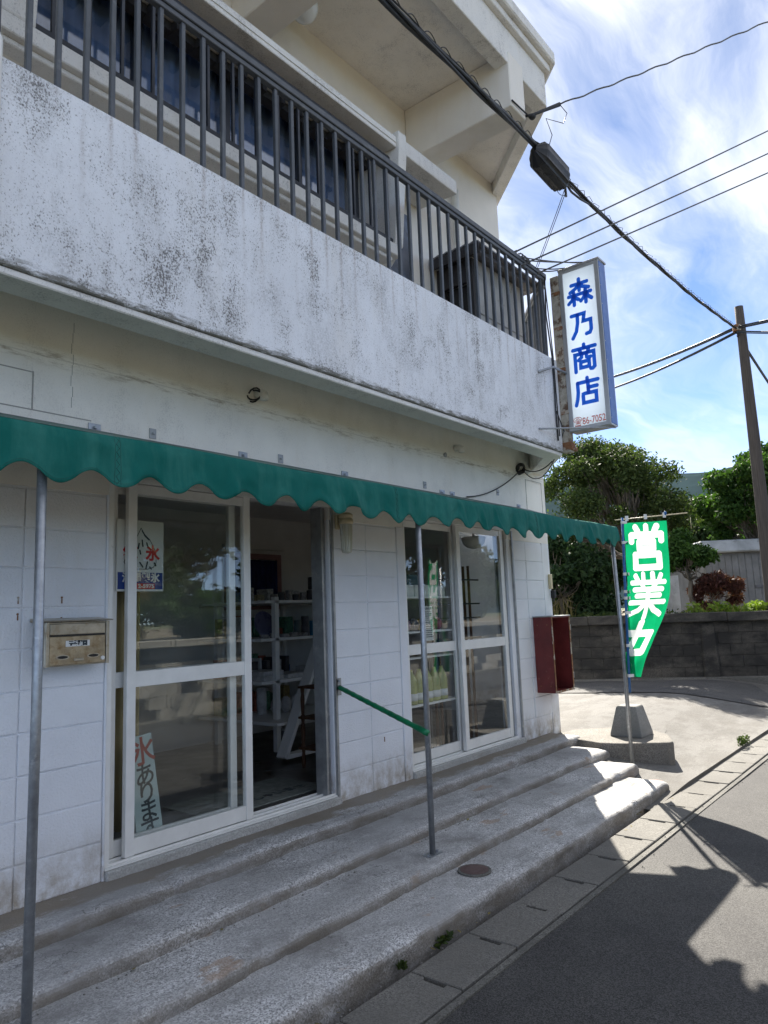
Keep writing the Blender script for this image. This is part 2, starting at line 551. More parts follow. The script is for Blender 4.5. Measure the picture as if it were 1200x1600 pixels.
def glass_mat(name, tint=(0.955, 0.97, 0.965), rough=0.0, ior=1.5):
    m, nt, p, pos, out = mat_(name)
    nt.nodes.remove(p)
    geo = nn(nt, 'ShaderNodeNewGeometry')         # same reflectance from either side of the thin pane
    eta = math_(nt, 'ADD', math_(nt, 'MULTIPLY', geo.outputs['Backfacing'], 1 / ior - ior), ior)
    fr = nn(nt, 'ShaderNodeFresnel', {'IOR': eta})
    tr = nn(nt, 'ShaderNodeBsdfTransparent', {'Color': (*tint, 1)})
    gl = nn(nt, 'ShaderNodeBsdfGlossy', {'Color': (1, 1, 1, 1), 'Roughness': rough})
    mx = nn(nt, 'ShaderNodeMixShader', {0: fr.outputs[0], 1: tr.outputs[0], 2: gl.outputs[0]})
    nt.links.new(mx.outputs[0], out.inputs[0])
    return m


def leaf_mat(name, a, b, trans=0.35):
    m, nt, p, pos, out = mat_(name)
    geo = nn(nt, 'ShaderNodeNewGeometry')
    c = mixc(nt, geo.outputs['Random Per Island'], a, b)
    setin(nt, p, 'Base Color', c)
    p.inputs['Roughness'].default_value = 0.6
    p.inputs['Specular IOR Level'].default_value = 0.18
    tl = nn(nt, 'ShaderNodeBsdfTranslucent', {'Color': mixc(nt, 1.0, c, (1.25, 1.4, 0.6), 'MULTIPLY')})
    mx = nn(nt, 'ShaderNodeMixShader', {0: trans, 1: p.outputs[0], 2: tl.outputs[0]})
    nt.links.new(mx.outputs[0], out.inputs[0])
    return m


def cloth_mat(name, col, fade=(0.16, 0.36, 0.30), trans=0.25, streak=0.35, weave=True):
    m, nt, p, pos, out = mat_(name)
    s = ramp(nt, noise_(nt, mapv(nt, pos, (5, 5, 0.8)), 1.6, 6, 0.65), [(0.42, 0.0), (0.72, 1.0)])
    c = mixc(nt, math_(nt, 'MULTIPLY', s, streak), col, fade)
    c = mixc(nt, ramp(nt, noise_(nt, pos, 30, 5), [(0.3, 0.0), (0.7, 0.25)]), c, tuple(k * 0.6 for k in col))
    setin(nt, p, 'Base Color', c)
    p.inputs['Roughness'].default_value = 0.7
    p.inputs['Specular IOR Level'].default_value = 0.2
    tl = nn(nt, 'ShaderNodeBsdfTranslucent', {'Color': c})
    mx = nn(nt, 'ShaderNodeMixShader', {0: trans, 1: p.outputs[0], 2: tl.outputs[0]})
    nt.links.new(mx.outputs[0], out.inputs[0])
    bump(nt, p, noise_(nt, mapv(nt, pos, (9, 9, 5)), 1.0, 4), 0.35, 0.02)
    return m


def wood_mat(name, a, b, axis_scale=(18, 18, 1.2), rough=0.7):
    m, nt, p, pos, _ = mat_(name)
    n = noise_(nt, mapv(nt, pos, axis_scale), 2.0, 6, 0.6, 0.6)
    c = mixc(nt, ramp(nt, n, [(0.32, 0.0), (0.68, 1.0)]), a, b)
    setin(nt, p, 'Base Color', c)
    p.inputs['Roughness'].default_value = rough
    bump(nt, p, n, 0.3, 0.004)
    return m


M = {}
M['parapet'] = stucco('mouldy white stucco', (0.83, 0.845, 0.875), mold=0.95, rust=0.7, ledge=1.0, bscale=110, bs=0.7)
M['wall'] = stucco('white masonry paint', (0.82, 0.84, 0.875), base_dirt=1.0, bscale=85, bs=0.9)
M['band'] = stucco('white wall band', (0.88, 0.85, 0.78), mold=0.18, bscale=150, bs=0.35, joint=2.70)
M['upper'] = stucco('cream stucco', (0.84, 0.80, 0.73), bscale=100, bs=0.5)
M['soffit'] = stucco('aged soffit paint', (0.86, 0.815, 0.745), mold=0.3, bscale=60, bs=0.3)
M['trim'] = stucco('white trim paint', (0.80, 0.785, 0.75), mold=0.4, bscale=90, bs=0.4)
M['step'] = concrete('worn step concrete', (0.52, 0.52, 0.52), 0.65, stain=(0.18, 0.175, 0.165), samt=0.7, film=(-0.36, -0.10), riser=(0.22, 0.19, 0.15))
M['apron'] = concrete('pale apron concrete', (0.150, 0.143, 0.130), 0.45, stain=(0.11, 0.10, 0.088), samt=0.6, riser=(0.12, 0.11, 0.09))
M['gutter'] = concrete('gutter cover concrete', (0.175, 0.168, 0.152), 0.4, samt=0.5)
M['kerb'] = concrete('dark mossy concrete', (0.15, 0.145, 0.13), 0.6, stain=(0.05, 0.05, 0.045), samt=0.8)
M['asphalt'] = asphalt_mat('worn asphalt')
M['street'] = asphalt_mat('cross street asphalt', (0.10, 0.098, 0.094))
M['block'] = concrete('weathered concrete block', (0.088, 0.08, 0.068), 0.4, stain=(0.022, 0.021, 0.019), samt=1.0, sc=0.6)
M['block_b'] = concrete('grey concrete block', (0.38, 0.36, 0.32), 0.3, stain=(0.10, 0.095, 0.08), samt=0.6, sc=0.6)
M['mortar'] = concrete('dark mortar', (0.085, 0.08, 0.07), 0.3)
M['soil'] = plain('soil', (0.19, 0.16, 0.11), 0.95, var=0.4, vs=3, bs=0.6, bscale=20, bd=0.02)
M['field'] = plain('grassy ground', (0.12, 0.13, 0.06), 0.95, var=0.4, vs=0.6)
M['alu'] = plain('aluminium frame', (0.84, 0.84, 0.81), 0.42, 0.12, var=0.06, vs=8, wear=(0.45, 0.43, 0.38), wamt=(0.66, 0.8))
M['alu_dark'] = plain('weathered aluminium jamb', (0.36, 0.37, 0.37), 0.5, 0.6, var=0.2, vs=10, wear=(0.55, 0.54, 0.5))
M['rail'] = plain('grey railing paint', (0.075, 0.085, 0.098), 0.45, 0.1, var=0.15, vs=10, wear=(0.13, 0.14, 0.15))
M['dark_frame'] = plain('dark bronze frame', (0.035, 0.04, 0.05), 0.4, 0.3)
M['galv'] = plain('galvanised pipe', (0.34, 0.36, 0.38), 0.42, 0.75, var=0.18, vs=25, wear=(0.5, 0.52, 0.54), wscale=30)
M['green_tape'] = plain('green tape', (0.006, 0.19, 0.075), 0.4, var=0.3, vs=16, wear=(0.16, 0.3, 0.22), wscale=20, wamt=(0.62, 0.7))
M['awning'] = cloth_mat('green awning cloth', (0.003, 0.150, 0.122), (0.06, 0.27, 0.22), 0.22, 0.75)
M['awning_top'] = cloth_mat('sun faded awning top', (0.17, 0.26, 0.23), (0.30, 0.36, 0.33), 0.12, 0.6)
M['stitch'] = plain('dark thread', (0.004, 0.07, 0.055), 0.7)
M['flag'] = cloth_mat('green flag cloth', (0.003, 0.32, 0.12), (0.006, 0.36, 0.15), 0.5, 0.3)
M['flag_white'] = cloth_mat('white flag print', (0.86, 0.88, 0.87), (0.86, 0.86, 0.86), 0.5, 0.2)
M['blue_pole'] = plain('blue plastic pole', (0.008, 0.11, 0.32), 0.35)
M['white_plastic'] = plain('white plastic', (0.78, 0.77, 0.73), 0.4, var=0.05)
M['cream_plastic'] = plain('yellowed plastic', (0.62, 0.53, 0.34), 0.45, var=0.1)
M['steel'] = plain('stained stainless steel', (0.50, 0.46, 0.38), 0.36, 0.85, var=0.2, vs=12, wear=(0.30, 0.21, 0.11), wscale=14, wamt=(0.5, 0.75))
M['steel_front'] = plain('rust tinted stainless', (0.44, 0.37, 0.26), 0.4, 0.8, var=0.25, vs=18, wear=(0.26, 0.17, 0.08), wscale=22, wamt=(0.48, 0.72))
M['black'] = plain('black rubber', (0.012, 0.012, 0.013), 0.5)
M['cable'] = plain('black cable', (0.016, 0.017, 0.018), 0.55)
M['cable_grey'] = plain('grey wire', (0.10, 0.10, 0.10), 0.5)
M['rust'] = plain('rusty steel', (0.22, 0.10, 0.045), 0.85, var=0.4, vs=25, bs=0.5, wear=(0.42, 0.38, 0.31), wscale=12, wamt=(0.5, 0.6))
M['old_post'] = plain('peeling sign post', (0.40, 0.36, 0.29), 0.8, var=0.3, vs=16, bs=0.5, wear=(0.13, 0.075, 0.045), wscale=10, wamt=(0.52, 0.6))
M['maroon'] = plain('maroon paint', (0.15, 0.022, 0.020), 0.5, var=0.3, vs=5, wear=(0.24, 0.09, 0.07), wscale=16, wamt=(0.62, 0.68))
M['sign_white'] = plain('sign acrylic', (0.84, 0.84, 0.83), 0.3, var=0.02)
_nt = M['sign_white'].node_tree
_p = next(n for n in _nt.nodes if n.type == 'BSDF_PRINCIPLED')
_o = next(n for n in _nt.nodes if n.type == 'OUTPUT_MATERIAL')
_mx = nn(_nt, 'ShaderNodeMixShader', {0: 0.7, 1: _p.outputs[0], 2: nn(_nt, 'ShaderNodeBsdfTranslucent', {'Color': (0.72, 0.80, 0.88, 1)}).outputs[0]})
_nt.links.new(_mx.outputs[0], _o.inputs[0])
M['sign_blue_side'] = plain('faded blue panel', (0.060, 0.145, 0.40), 0.4, var=0.08)
M['sign_blue'] = plain('blue lettering', (0.012, 0.11, 0.60), 0.35, var=0.05)
_nt = M['sign_blue'].node_tree
_p = next(n for n in _nt.nodes if n.type == 'BSDF_PRINCIPLED')
_o = next(n for n in _nt.nodes if n.type == 'OUTPUT_MATERIAL')
_mx = nn(_nt, 'ShaderNodeMixShader', {0: 0.4, 1: _p.outputs[0], 2: nn(_nt, 'ShaderNodeBsdfTranslucent', {'Color': (0.02, 0.17, 0.8, 1)}).outputs[0]})
_nt.links.new(_mx.outputs[0], _o.inputs[0])
M['sign_pink'] = plain('faded red lettering', (0.70, 0.20, 0.17), 0.45, var=0.1)
M['sign_frame'] = plain('sign aluminium', (0.47, 0.48, 0.49), 0.4, 0.6, var=0.1)
M['glass'] = glass_mat('window glass')
M['glass_up'] = glass_mat('dusty upstairs glass', (0.86, 0.89, 0.93), 0.03, 1.7)
M['int_wall'] = plain('interior plaster', (0.72, 0.71, 0.69), 0.8, var=0.06)
M['int_ceil'] = plain('interior ceiling', (0.72, 0.70, 0.70), 0.8, var=0.05)
M['int_floor'] = plain('dark vinyl floor', (0.06, 0.055, 0.052), 0.35, var=0.25, vs=2)
M['shelf'] = plain('white shelf board', (0.80, 0.80, 0.78), 0.5, var=0.06)
M['curtain_tan'] = plain('tan curtain', (0.46, 0.36, 0.19), 0.85, var=0.15, vs=3)
M['curtain_navy'] = plain('navy curtain', (0.012, 0.02, 0.11), 0.8, var=0.3)
M['pink_frame'] = plain('pink window frame', (0.36, 0.20, 0.20), 0.6)
M['red'] = plain('red print', (0.55, 0.02, 0.025), 0.45, var=0.1)
M['navy'] = plain('navy print', (0.012, 0.045, 0.22), 0.45, var=0.1)
M['ink'] = plain('dark ink', (0.02, 0.035, 0.045), 0.5)
M['poster'] = plain('poster enamel', (0.70, 0.72, 0.68), 0.4, var=0.04)
M['board'] = plain('pale blue board', (0.56, 0.66, 0.66), 0.5, var=0.06)
M['board_red'] = plain('board red paint', (0.42, 0.06, 0.045), 0.5)
M['paper'] = plain('white paper', (0.75, 0.76, 0.74), 0.8, var=0.03)
M['brown_wood'] = wood_mat('brown turned wood', (0.07, 0.03, 0.015), (0.13, 0.06, 0.03))
M['pole_wood'] = wood_mat('weathered timber pole', (0.045, 0.036, 0.030), (0.10, 0.082, 0.068), (30, 30, 1.0), 0.85)
M['bark'] = wood_mat('bark', (0.10, 0.085, 0.065), (0.19, 0.165, 0.13), (14, 14, 4), 0.9)
M['hut_board'] = plain('hut cement board', (0.42, 0.42, 0.41), 0.8, var=0.15, vs=4, wear=(0.25, 0.24, 0.22))
M['hut_roof'] = plain('grey hut roof', (0.16, 0.155, 0.16), 0.7, var=0.2)
M['hut_dark'] = plain('dark hut timber', (0.035, 0.033, 0.035), 0.8)
M['door_blue'] = plain('blue grey door', (0.06, 0.075, 0.105), 0.45, var=0.35, vs=4, wear=(0.16, 0.21, 0.30), wscale=4, wamt=(0.5, 0.75))
M['lamp_glass'] = plain('milky lamp glass', (0.78, 0.78, 0.75), 0.15, var=0.03)
M['iron'] = plain('brown cast iron', (0.10, 0.062, 0.058), 0.6, var=0.2, vs=12, bs=0.4, bscale=120)
M['teal'] = plain('blue bottle plastic', (0.02, 0.20, 0.36), 0.25)
M['yellow'] = plain('yellow bottle', (0.42, 0.44, 0.18), 0.3)
M['dark_goods'] = plain('dark packaging', (0.05, 0.05, 0.06), 0.45, var=0.5, vs=14)
M['mid_goods'] = plain('printed packaging', (0.25, 0.24, 0.24), 0.45, var=0.6, vs=40)
M['red_goods'] = plain('red box card', (0.42, 0.06, 0.03), 0.5, var=0.15)
M['cloth_goods'] = plain('folded towel cloth', (0.5, 0.5, 0.5), 0.9, var=0.25, vs=18)
M['mat'] = plain('grey door mat', (0.20, 0.22, 0.20), 0.95, var=0.25, vs=20)
M['hill'] = plain('forested hill', (0.035, 0.055, 0.06), 1.0, var=0.25, vs=0.02)
next(n for n in M['hill'].node_tree.nodes if n.type == 'BSDF_PRINCIPLED').inputs['Specular IOR Level'].default_value = 0.0
M['leaf_big'] = leaf_mat('big tree leaves', (0.026, 0.048, 0.016), (0.085, 0.115, 0.036))
M['leaf_dark'] = leaf_mat('dark bush leaves', (0.012, 0.030, 0.012), (0.035, 0.065, 0.022), 0.25)
M['leaf_bright'] = leaf_mat('bright tree leaves', (0.024, 0.060, 0.014), (0.07, 0.135, 0.03))
M['leaf_lime'] = leaf_mat('lime ground leaves', (0.10, 0.17, 0.02), (0.24, 0.32, 0.05))
M['leaf_red'] = leaf_mat('dark red leaves', (0.050, 0.022, 0.020), (0.125, 0.050, 0.042))
M['leaf_dry'] = leaf_mat('dry grass', (0.15, 0.12, 0.05), (0.30, 0.25, 0.11))
M['house_wall'] = plain('streaked house wall', (0.22, 0.215, 0.205), 0.85, var=0.3, vs=2.5, wear=(0.16, 0.15, 0.14), wscale=3)
M['house_slab'] = plain('stained white roof slab', (0.46, 0.48, 0.49), 0.8, var=0.3, vs=3, wear=(0.2, 0.2, 0.2), wscale=4)

# ------------------------------------------------------------------ ground, road, steps
CD = Vector((0.85, 0.65, 0)).normalized()        # chamfered side of the shop
GA, GB = Vector((12.75, 2.35, 0)), Vector((14.3, -0.5, 0))
GD = (GB - GA).normalized()                      # along the garden wall
GN = Vector((GD.y, -GD.x, 0))                    # towards the shop
if GN.x > 0:
    GN = -GN


def smooth(t):
    t = max(0.0, min(1.0, t))
    return t * t * (3 - 2 * t)


def ground_z(x, y):
    k = smooth((x - 5.9) / 1.0)
    return -0.305 + k * (0.035 + 0.25 * smooth((y + 1.5) / 1.75) - 0.03 * smooth((x - 10) / 4))


g = MB()
g.add([(-900, -900, -0.55), (900, -900, -0.55), (900, 900, -0.55), (-900, 900, -0.55)], [(0, 1, 2, 3)])
tag(g.build('ground', M['field']), kind='structure')
g = MB()
g.grid(lambda u, v: (-30 + 90 * u, -6.42 + 4.66 * v, -0.31 + 0.004 * math.sin(u * 200 + v * 9)), 180, 10)
tag(g.build('road', M['asphalt'], smooth=True), kind='structure')
g = MB()


def apron_pt(u, v):
    x = 5.9 + 9.5 * u
    y = -1.475 + 8.5 * v * v
    return (x, y, ground_z(x, y) + 0.004 * mnoise.noise((x * 3, y * 3, 0)))


g.grid(apron_pt, 90, 60)
# downstand lip along the gutter
g.grid(lambda u, v: (6.35 + 9.0 * u, -1.475, ground_z(6.35 + 9 * u, -1.475) - 0.12 * v), 60, 1)
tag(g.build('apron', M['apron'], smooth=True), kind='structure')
g = MB()
S0 = Vector((10.6, 1.5, 0))
SD = Vector((1.2, -2.6, 0)).normalized()


def street_pt(u, v):
    a = S0 + SD * (-6 + 9.3 * u)
    t = (a - GA).dot(GD)
    b = GA + GD * t + GN * 0.42
    p = a.lerp(b, v)
    y = max(p.y, -1.47)
    return (p.x, y, ground_z(p.x, y) + 0.012)


g.grid(street_pt, 60, 16)
tag(g.build('cross_street', M['street'], smooth=True), kind='structure')

# gutter: bed + separate cover slabs with hand slots
gut = MB()
gut.box(-6, 24, -1.79, -1.44, -0.5, -0.335)
gut.box(-6, 24, -1.80, -1.765, -0.335, -0.3005)
gutter = tag(gut.build('gutter', M['kerb']), kind='structure')
gx = -2.0
me_cov = None
locs = []
while gx < 16:
    locs.append((gx, -1.61, -0.30))
    gx += 0.476


def cover_mesh():
    m = MB()
    # slab 0.468 long with a notch (hand slot) at its right end, centre of the width
    L, Wd = 0.468, 0.276
    pts = [(0, -Wd / 2), (L, -Wd / 2), (L, -0.06), (L - 0.026, -0.06), (L - 0.022, 0.06), (L, 0.06), (L, Wd / 2), (0, Wd / 2)]
    m.prism(pts, -0.05, 0)
    return m.mesh('gutter_cover', bevel=0.004)


me_cov = cover_mesh()
me_cov.materials.append(M['gutter'])
for i, p in enumerate(locs):
    o = copies('gutter_cover', me_cov, gutter, [p])[0]
    o.rotation_euler = (random.uniform(-.006, .006), random.uniform(-.006, .006), random.uniform(-.008, .008))
    o.location.z += random.uniform(-0.003, 0.005)

# steps
steps = bpy.data.objects.new('front_steps', None)
COL.objects.link(steps)
steps['kind'] = 'structure'
ST = [(-0.335, -0.005, 7.20, 0.30), (-0.70, -0.077, 6.98, -0.30), (-1.06, -0.143, 6.76, -0.66), (-1.415, -0.207, 6.50, -1.0)]
for k, (yf, zt, xe, yb) in enumerate(ST):
    m = MB()
    nx = 420
    xs = [-3 + (xe + 3) * i / nx for i in range(nx + 1)]
    prof = [(yb, zt)] + [(yb + (yf + 0.05 - yb) * j / 6, zt) for j in range(1, 7)]
    rr = 0.040
    for j in range(1, 6):
        a = PI / 2 * j / 5
        prof.append((yf + rr - rr * math.sin(a), zt - rr + rr * math.cos(a)))
    prof += [(yf + 0.003, zt - 0.06), (yf + 0.008, zt - 0.10), (yf + 0.012, -0.42)]
    vs, fs = [], []
    for i, x in enumerate(xs):
        for j, (y, z) in enumerate(prof):
            w = mnoise.noise((x * 1.7, k * 9.1, 0.3)) * 0.014 + mnoise.noise((x * 9, k * 5.0, z * 20)) * 0.008
            wz = mnoise.noise((x * 2.3, k * 3.3 + y * 4, 7)) * 0.007 + mnoise.noise((x * 14, y * 14, k)) * 0.003
            chip = (max(0, mnoise.noise((x * 5, k * 7.7, 2.0)) - 0.33) * 0.07 + max(0, mnoise.noise((x * 17, k * 3.1, 5.0)) - 0.3) * 0.03) if 6 <= j <= 12 else 0
            edge = 1 if j > 3 else j / 4
            if x > xe - 0.06:
                wz -= 0.012 * ((x - xe + 0.06) / 0.06) ** 2
            vs.append((x, y + w * edge + chip, z + wz - chip * 0.6))
    n = len(prof)
    for i in range(nx):
        for j in range(n - 1):
            fs.append((i * n + j, i * n + j + 1, (i + 1) * n + j + 1, (i + 1) * n + j))
    # end cap down to the ground
    e0 = len(vs)
    for j in range(n):
        x, y, z = vs[nx * n + j]
        vs.append((x + 0.004, y, -0.42))
    for j in range(n - 1):
        fs.append((nx * n + j, nx * n + j + 1, e0 + j + 1, e0 + j))
    m.add(vs, fs)
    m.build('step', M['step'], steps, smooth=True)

lid = thing('drain_lid', 'small round brown iron lid set into the lowest step', 'drain lid', (3.76, -1.185, -0.207))
m = MB()
m.lathe((3.76, -1.185, -0.208), [(0.098, 0), (0.098, 0.010), (0.084, 0.011), (0.084, 0.006)], 28)
m.build('rim', M['kerb'], lid)
m = MB()
m.lathe((3.76, -1.185, -0.208), [(0.083, 0.0), (0.083, 0.012), (0.05, 0.0145), (0.004, 0.0155)], 28)
m.build('cover', M['iron'], lid)
cv = MB()
cv.lathe((6.62, -1.25, ground_z(6.62, -1.25)), [(0.075, -0.03), (0.075, 0.012), (0.03, 0.014)], 20)
tag(cv.build('water_lid', plain('faded pink lid', (0.36, 0.20, 0.18), 0.8), origin=(6.62, -1.25, ground_z(6.62, -1.25))), 'small faded pink lid in the concrete beside the end of the lowest step', 'drain lid')

# low corner block and concrete bollard
m = MB()
m.prism([(6.99, -0.62), (7.05, -0.80), (7.29, -1.17), (7.36, -1.20), (7.72, -1.04), (8.02, -0.72), (8.05, -0.45), (7.62, -0.05), (7.2, 0.0)], -0.36, -0.03)
tag(m.build('corner_kerb', concrete('exposed kerb concrete', (0.22, 0.205, 0.18), 0.6, stain=(0.08, 0.075, 0.065), samt=0.7), bevel=0.015, seg=2, origin=(7.5, -0.6, -0.2)), 'low wedge of rough concrete beside the ends of the shop steps', 'concrete kerb')
m = MB()
bx, by, bz = 7.55, -0.72, -0.03
a, b, h = 0.165, 0.105, 0.30
vs = [(bx + sx * r, by + sy * r, bz + zz_) for r, zz_ in ((a, 0.0), (a * 0.985, 0.03), (b, h - 0.015), (b * 0.9, h)) for sx, sy in ((-1, -1), (1, -1), (1, 1), (-1, 1))]
fs = [(3, 2, 1, 0), (12, 13, 14, 15)]
for i in range(3):
    for j in range(4):
        fs.append((i * 4 + j, i * 4 + (j + 1) % 4, i * 4 + 4 + (j + 1) % 4, i * 4 + 4 + j))
m.add(vs, fs)
tag(m.build('concrete_bollard', concrete('cast grey concrete', (0.30, 0.295, 0.28), 0.25, samt=0.4), bevel=0.008, seg=2, origin=(bx, by, bz)), 'short tapered concrete block standing on the corner kerb', 'bollard')

# ------------------------------------------------------------------ the shop
shop = thing('shop_building', 'two storey white masonry shop with mouldy balcony and cream eaves', 'shop', (0, 0, 0))
X0 = -4.0
DL, DR, WL, WR, HT = 2.115, 3.868, 4.756, 6.486, 2.12
CX = 7.41
m = MB()
m.box(X0, DL, 0.009, 0.16, -0.4, 2.0)
m.box(DR, WL, 0.009, 0.16, -0.4, 2.0)
m.box(WR, CX - 0.01, 0.009, 0.16, -0.4, 2.0)
m.box(DL, DR, 0.010, 0.16, -0.4, 0.042)
m.box(WL, WR, 0.010, 0.16, -0.4, 0.042)
m.build('wall', M['wall'], shop)
m = MB()
m.box(X0, DL, 0.0, 0.16, 2.0, 3.0)
m.box(DR, WL, 0.0, 0.16, 2.0, 3.0)
m.box(WR, CX, 0.0, 0.16, 2.0, 3.0)
m.box(DL, DR, 0.0, 0.16, HT, 3.0)
m.box(WL, WR, 0.0, 0.16, HT, 3.0)
m.build('wall_band', M['band'], shop)
# painted concrete blocks
blk = {}


def block(x0, x1, z0, z1, y=0.0):
    w, h = round(x1 - x0 - 0.005, 3), round(z1 - z0 - 0.005, 3)
    if (w, h) not in blk:
        mb = MB()
        mb.box(0, w, 0, 0.02, 0, h)
        me = mb.mesh('block', bevel=0.006, seg=2)
        me.materials.append(M['wall'])
        blk[(w, h)] = me
    o = link('block', blk[(w, h)], None, shop, (x0 + 0.0025 + random.uniform(-.001, .001), y + random.uniform(-0.003, 0.0015), z0 + 0.0025 + random.uniform(-.0012, .0012)))
    o.rotation_euler = (random.uniform(-.006, .006), random.uniform(-.004, .004), random.uniform(-.004, .004))


rows = [-0.21 + 0.2 * i for i in range(12)]
for i, z in enumerate(rows):
    z1 = min(z + 0.2, 2.0)
    if z1 - z < 0.1 or z < -0.1 and False:
        continue
    for x0, x1 in ((1.661, DL - 0.012), (1.261, 1.661), (0.861, 1.261), (0.461, 0.861)):
        block(x0, x1, z, z1)
    for x0, x1 in ((DR + 0.036, 4.275), (4.275, 4.66)):
        block(x0, x1, z, z1)
    for x0, x1 in ((6.60, 6.863), (6.863, 7.24)):
        block(x0, x1, z, z1)
for a, b, y in ((4.664, WL, -0.006), (7.244, CX, -0.001), (DL - 0.012, DL, -0.008)):
    m = MB()
    m.box(a, b, y, 0.02, -0.2, 2.0)
    m.build('plaster_strip', M['wall'], shop, bevel=0.003)
# chamfered side wall and back
C0 = Vector((CX, 0, 0))
C1 = C0 + CD * 2.5
C2 = C1 + Vector((-0.48, 0.87, 0)) * 5.5
SN = Vector((CD.y, -CD.x, 0))                     # outward normal of the side wall


def side_panel(name, mat, d0, d1, t0, t1, z0, z1, parent=None):
    mm = MB()
    q = [C0 + CD * d0 + SN * t0, C0 + CD * d1 + SN * t0, C0 + CD * d1 + SN * t1, C0 + CD * d0 + SN * t1]
    mm.prism([(p.x, p.y) for p in q], z0, z1)
    return mm.build(name, mat, parent or shop)


m = MB()
m.prism([(CX + 0.001, 0.0), (CX + 0.001 + CD.x * 0.4, CD.y * 0.4), (CX + CD.x * 0.4 - 0.11, CD.y * 0.4 + 0.12), (CX - 0.13, 0.1615)], -0.4, 2.999)
m.build('side_wall', M['wall'], shop)
side_panel('side_wall', M['wall'], 0.401, 2.1, 0.0, -0.15, -0.4, 0.75)
side_panel('side_wall', M['wall'], 0.401, 2.1, 0.0, -0.15, 2.15, 2.999)
m = MB()
e_ = C0 + CD * 2.101
m.prism([(e_.x, e_.y), (C1.x, C1.y), (C2.x, C2.y), (C2.x - 0.15, C2.y - 0.02), (C1.x - 0.2, C1.y + 0.02), (e_.x - SN.x * 0.15, e_.y - SN.y * 0.15)], -0.4, 2.999)
m.build('side_wall', M['wall'], shop)
sw = side_panel('side_window', M['alu'], 0.401, 2.1, -0.03, -0.09, 0.751, 0.80)
side_panel('sash_rail', M['alu'], 0.401, 2.1, -0.03, -0.09, 2.10, 2.149, sw)
for d in (0.402, 1.23, 2.05):
    side_panel('stile', M['alu'], d, d + 0.045, -0.032, -0.088, 0.801, 2.099, sw)
for d in (0.447, 1.275):
    side_panel('glass_pane', M['glass'], d, d + 0.78, -0.058, -0.063, 0.801, 2.099, sw)
# conduit grooves drawn on the band
m = MB()
for z, xa, xb in ((2.594, 0.6, 1.675), (2.395, 0.6, 2.0)):
    m.box(xa, xb, -0.0025, 0.003, z, z + 0.006)
m.box(1.675, 1.682, -0.0032, 0.003, 2.399, 2.602)
pl_m = plain('grey filler', (0.36, 0.35, 0.32), 0.8)
m.build('patch_line', pl_m, shop)
m = MB()
m.box(6.97, 7.336, -0.003, 0.003, 2.675, 2.68)
m.box(6.97, 6.975, -0.0036, 0.003, 2.28, 2.68)
m.box(7.332, 7.336, -0.0036, 0.003, 2.28, 2.68)
m.build('patch_line', pl_m, shop)
m = MB()
for i in range(8):
    m.box(1.885 + 0.006 * math.sin(i * 2.1), 1.888 + 0.006 * math.sin(i * 2.1), -0.0015, 0.003, 2.45 + 0.06 * i, 2.507 + 0.06 * i)
m.build('wall_crack', pl_m, shop)

# balcony: slab, edge beam and parapet
pe = Vector((6.56, -0.65, 0))
p1 = pe + CD * 2.6
inn = Vector((-CD.y, CD.x, 0))


def off_corner(d):
    """corner of the line pair set in by d"""
    y = -0.65 + d
    q = pe + inn * d
    t = (y - q.y) / CD.y
    return q + CD * t


def rim(d0, d1, z0, z1, name, mat, x0=X0, bev=0.006):
    a0, a1 = off_corner(d0), off_corner(d1)
    b0, b1 = a0 + CD * 2.6, a1 + CD * 2.6
    mm = MB()
    mm.prism([(x0, -0.65 + d0), (a0.x, a0.y), (b0.x, b0.y), (b1.x, b1.y), (a1.x, a1.y), (x0, -0.65 + d1)], z0, z1)
    return mm.build(name, mat, shop, bevel=bev)


rim(0.0, 0.12, 2.80, 3.745, 'parapet', M['parapet'])
rim(0.014, 0.19, 2.765, 2.80, 'edge_beam', M['trim'])
rim(0.1205, 0.19, 2.80, 2.985, 'inner_beam', M['trim'])
a1 = off_corner(0.121)
m = MB()
m.prism([(X0, -0.529), (a1.x, a1.y), (a1.x + CD.x * 2.4, a1.y + CD.y * 2.4), (a1.x, 2.2), (X0, 2.2)], 3.0, 3.14)
m.build('balcony_slab', M['soffit'], shop)

# upper wall with window opening
UY = 0.10
UX = 6.92
m = MB()
m.box(X0, 1.55, UY, 0.25, 3.14, 6.10)
m.box(1.55, 4.38, UY, 0.25, 3.14, 4.40)
m.box(1.55, 4.38, UY, 0.25, 5.45, 6.10)
m.box(4.38, UX, UY, 0.25, 3.14, 6.10)
u1 = Vector((UX, UY, 0))
m.prism([(UX + 0.001, UY), (UX + 2.4 * 0.72, UY + 2.4 * 0.69), (UX + 1.2, UY + 2.2), (UX - 0.1, 0.2505)], 3.14, 6.10)
m.build('upper_wall', M['upper'], shop)
m = MB()
m.box(1.4, 4.5, 1.1, 1.2, 3.9, 5.9)
m.box(1.4, 1.5, 0.26, 1.1, 3.9, 5.9)
m.box(4.4, 4.5, 0.26, 1.1, 3.9, 5.9)
m.box(1.4, 4.5, 0.26, 1.2, 5.91, 6.0)
m.box(1.4, 4.5, 0.26, 1.2, 3.8, 3.89)
m.build('upstairs_room', plain('upstairs room plaster', (0.5, 0.51, 0.53), 0.9), shop)
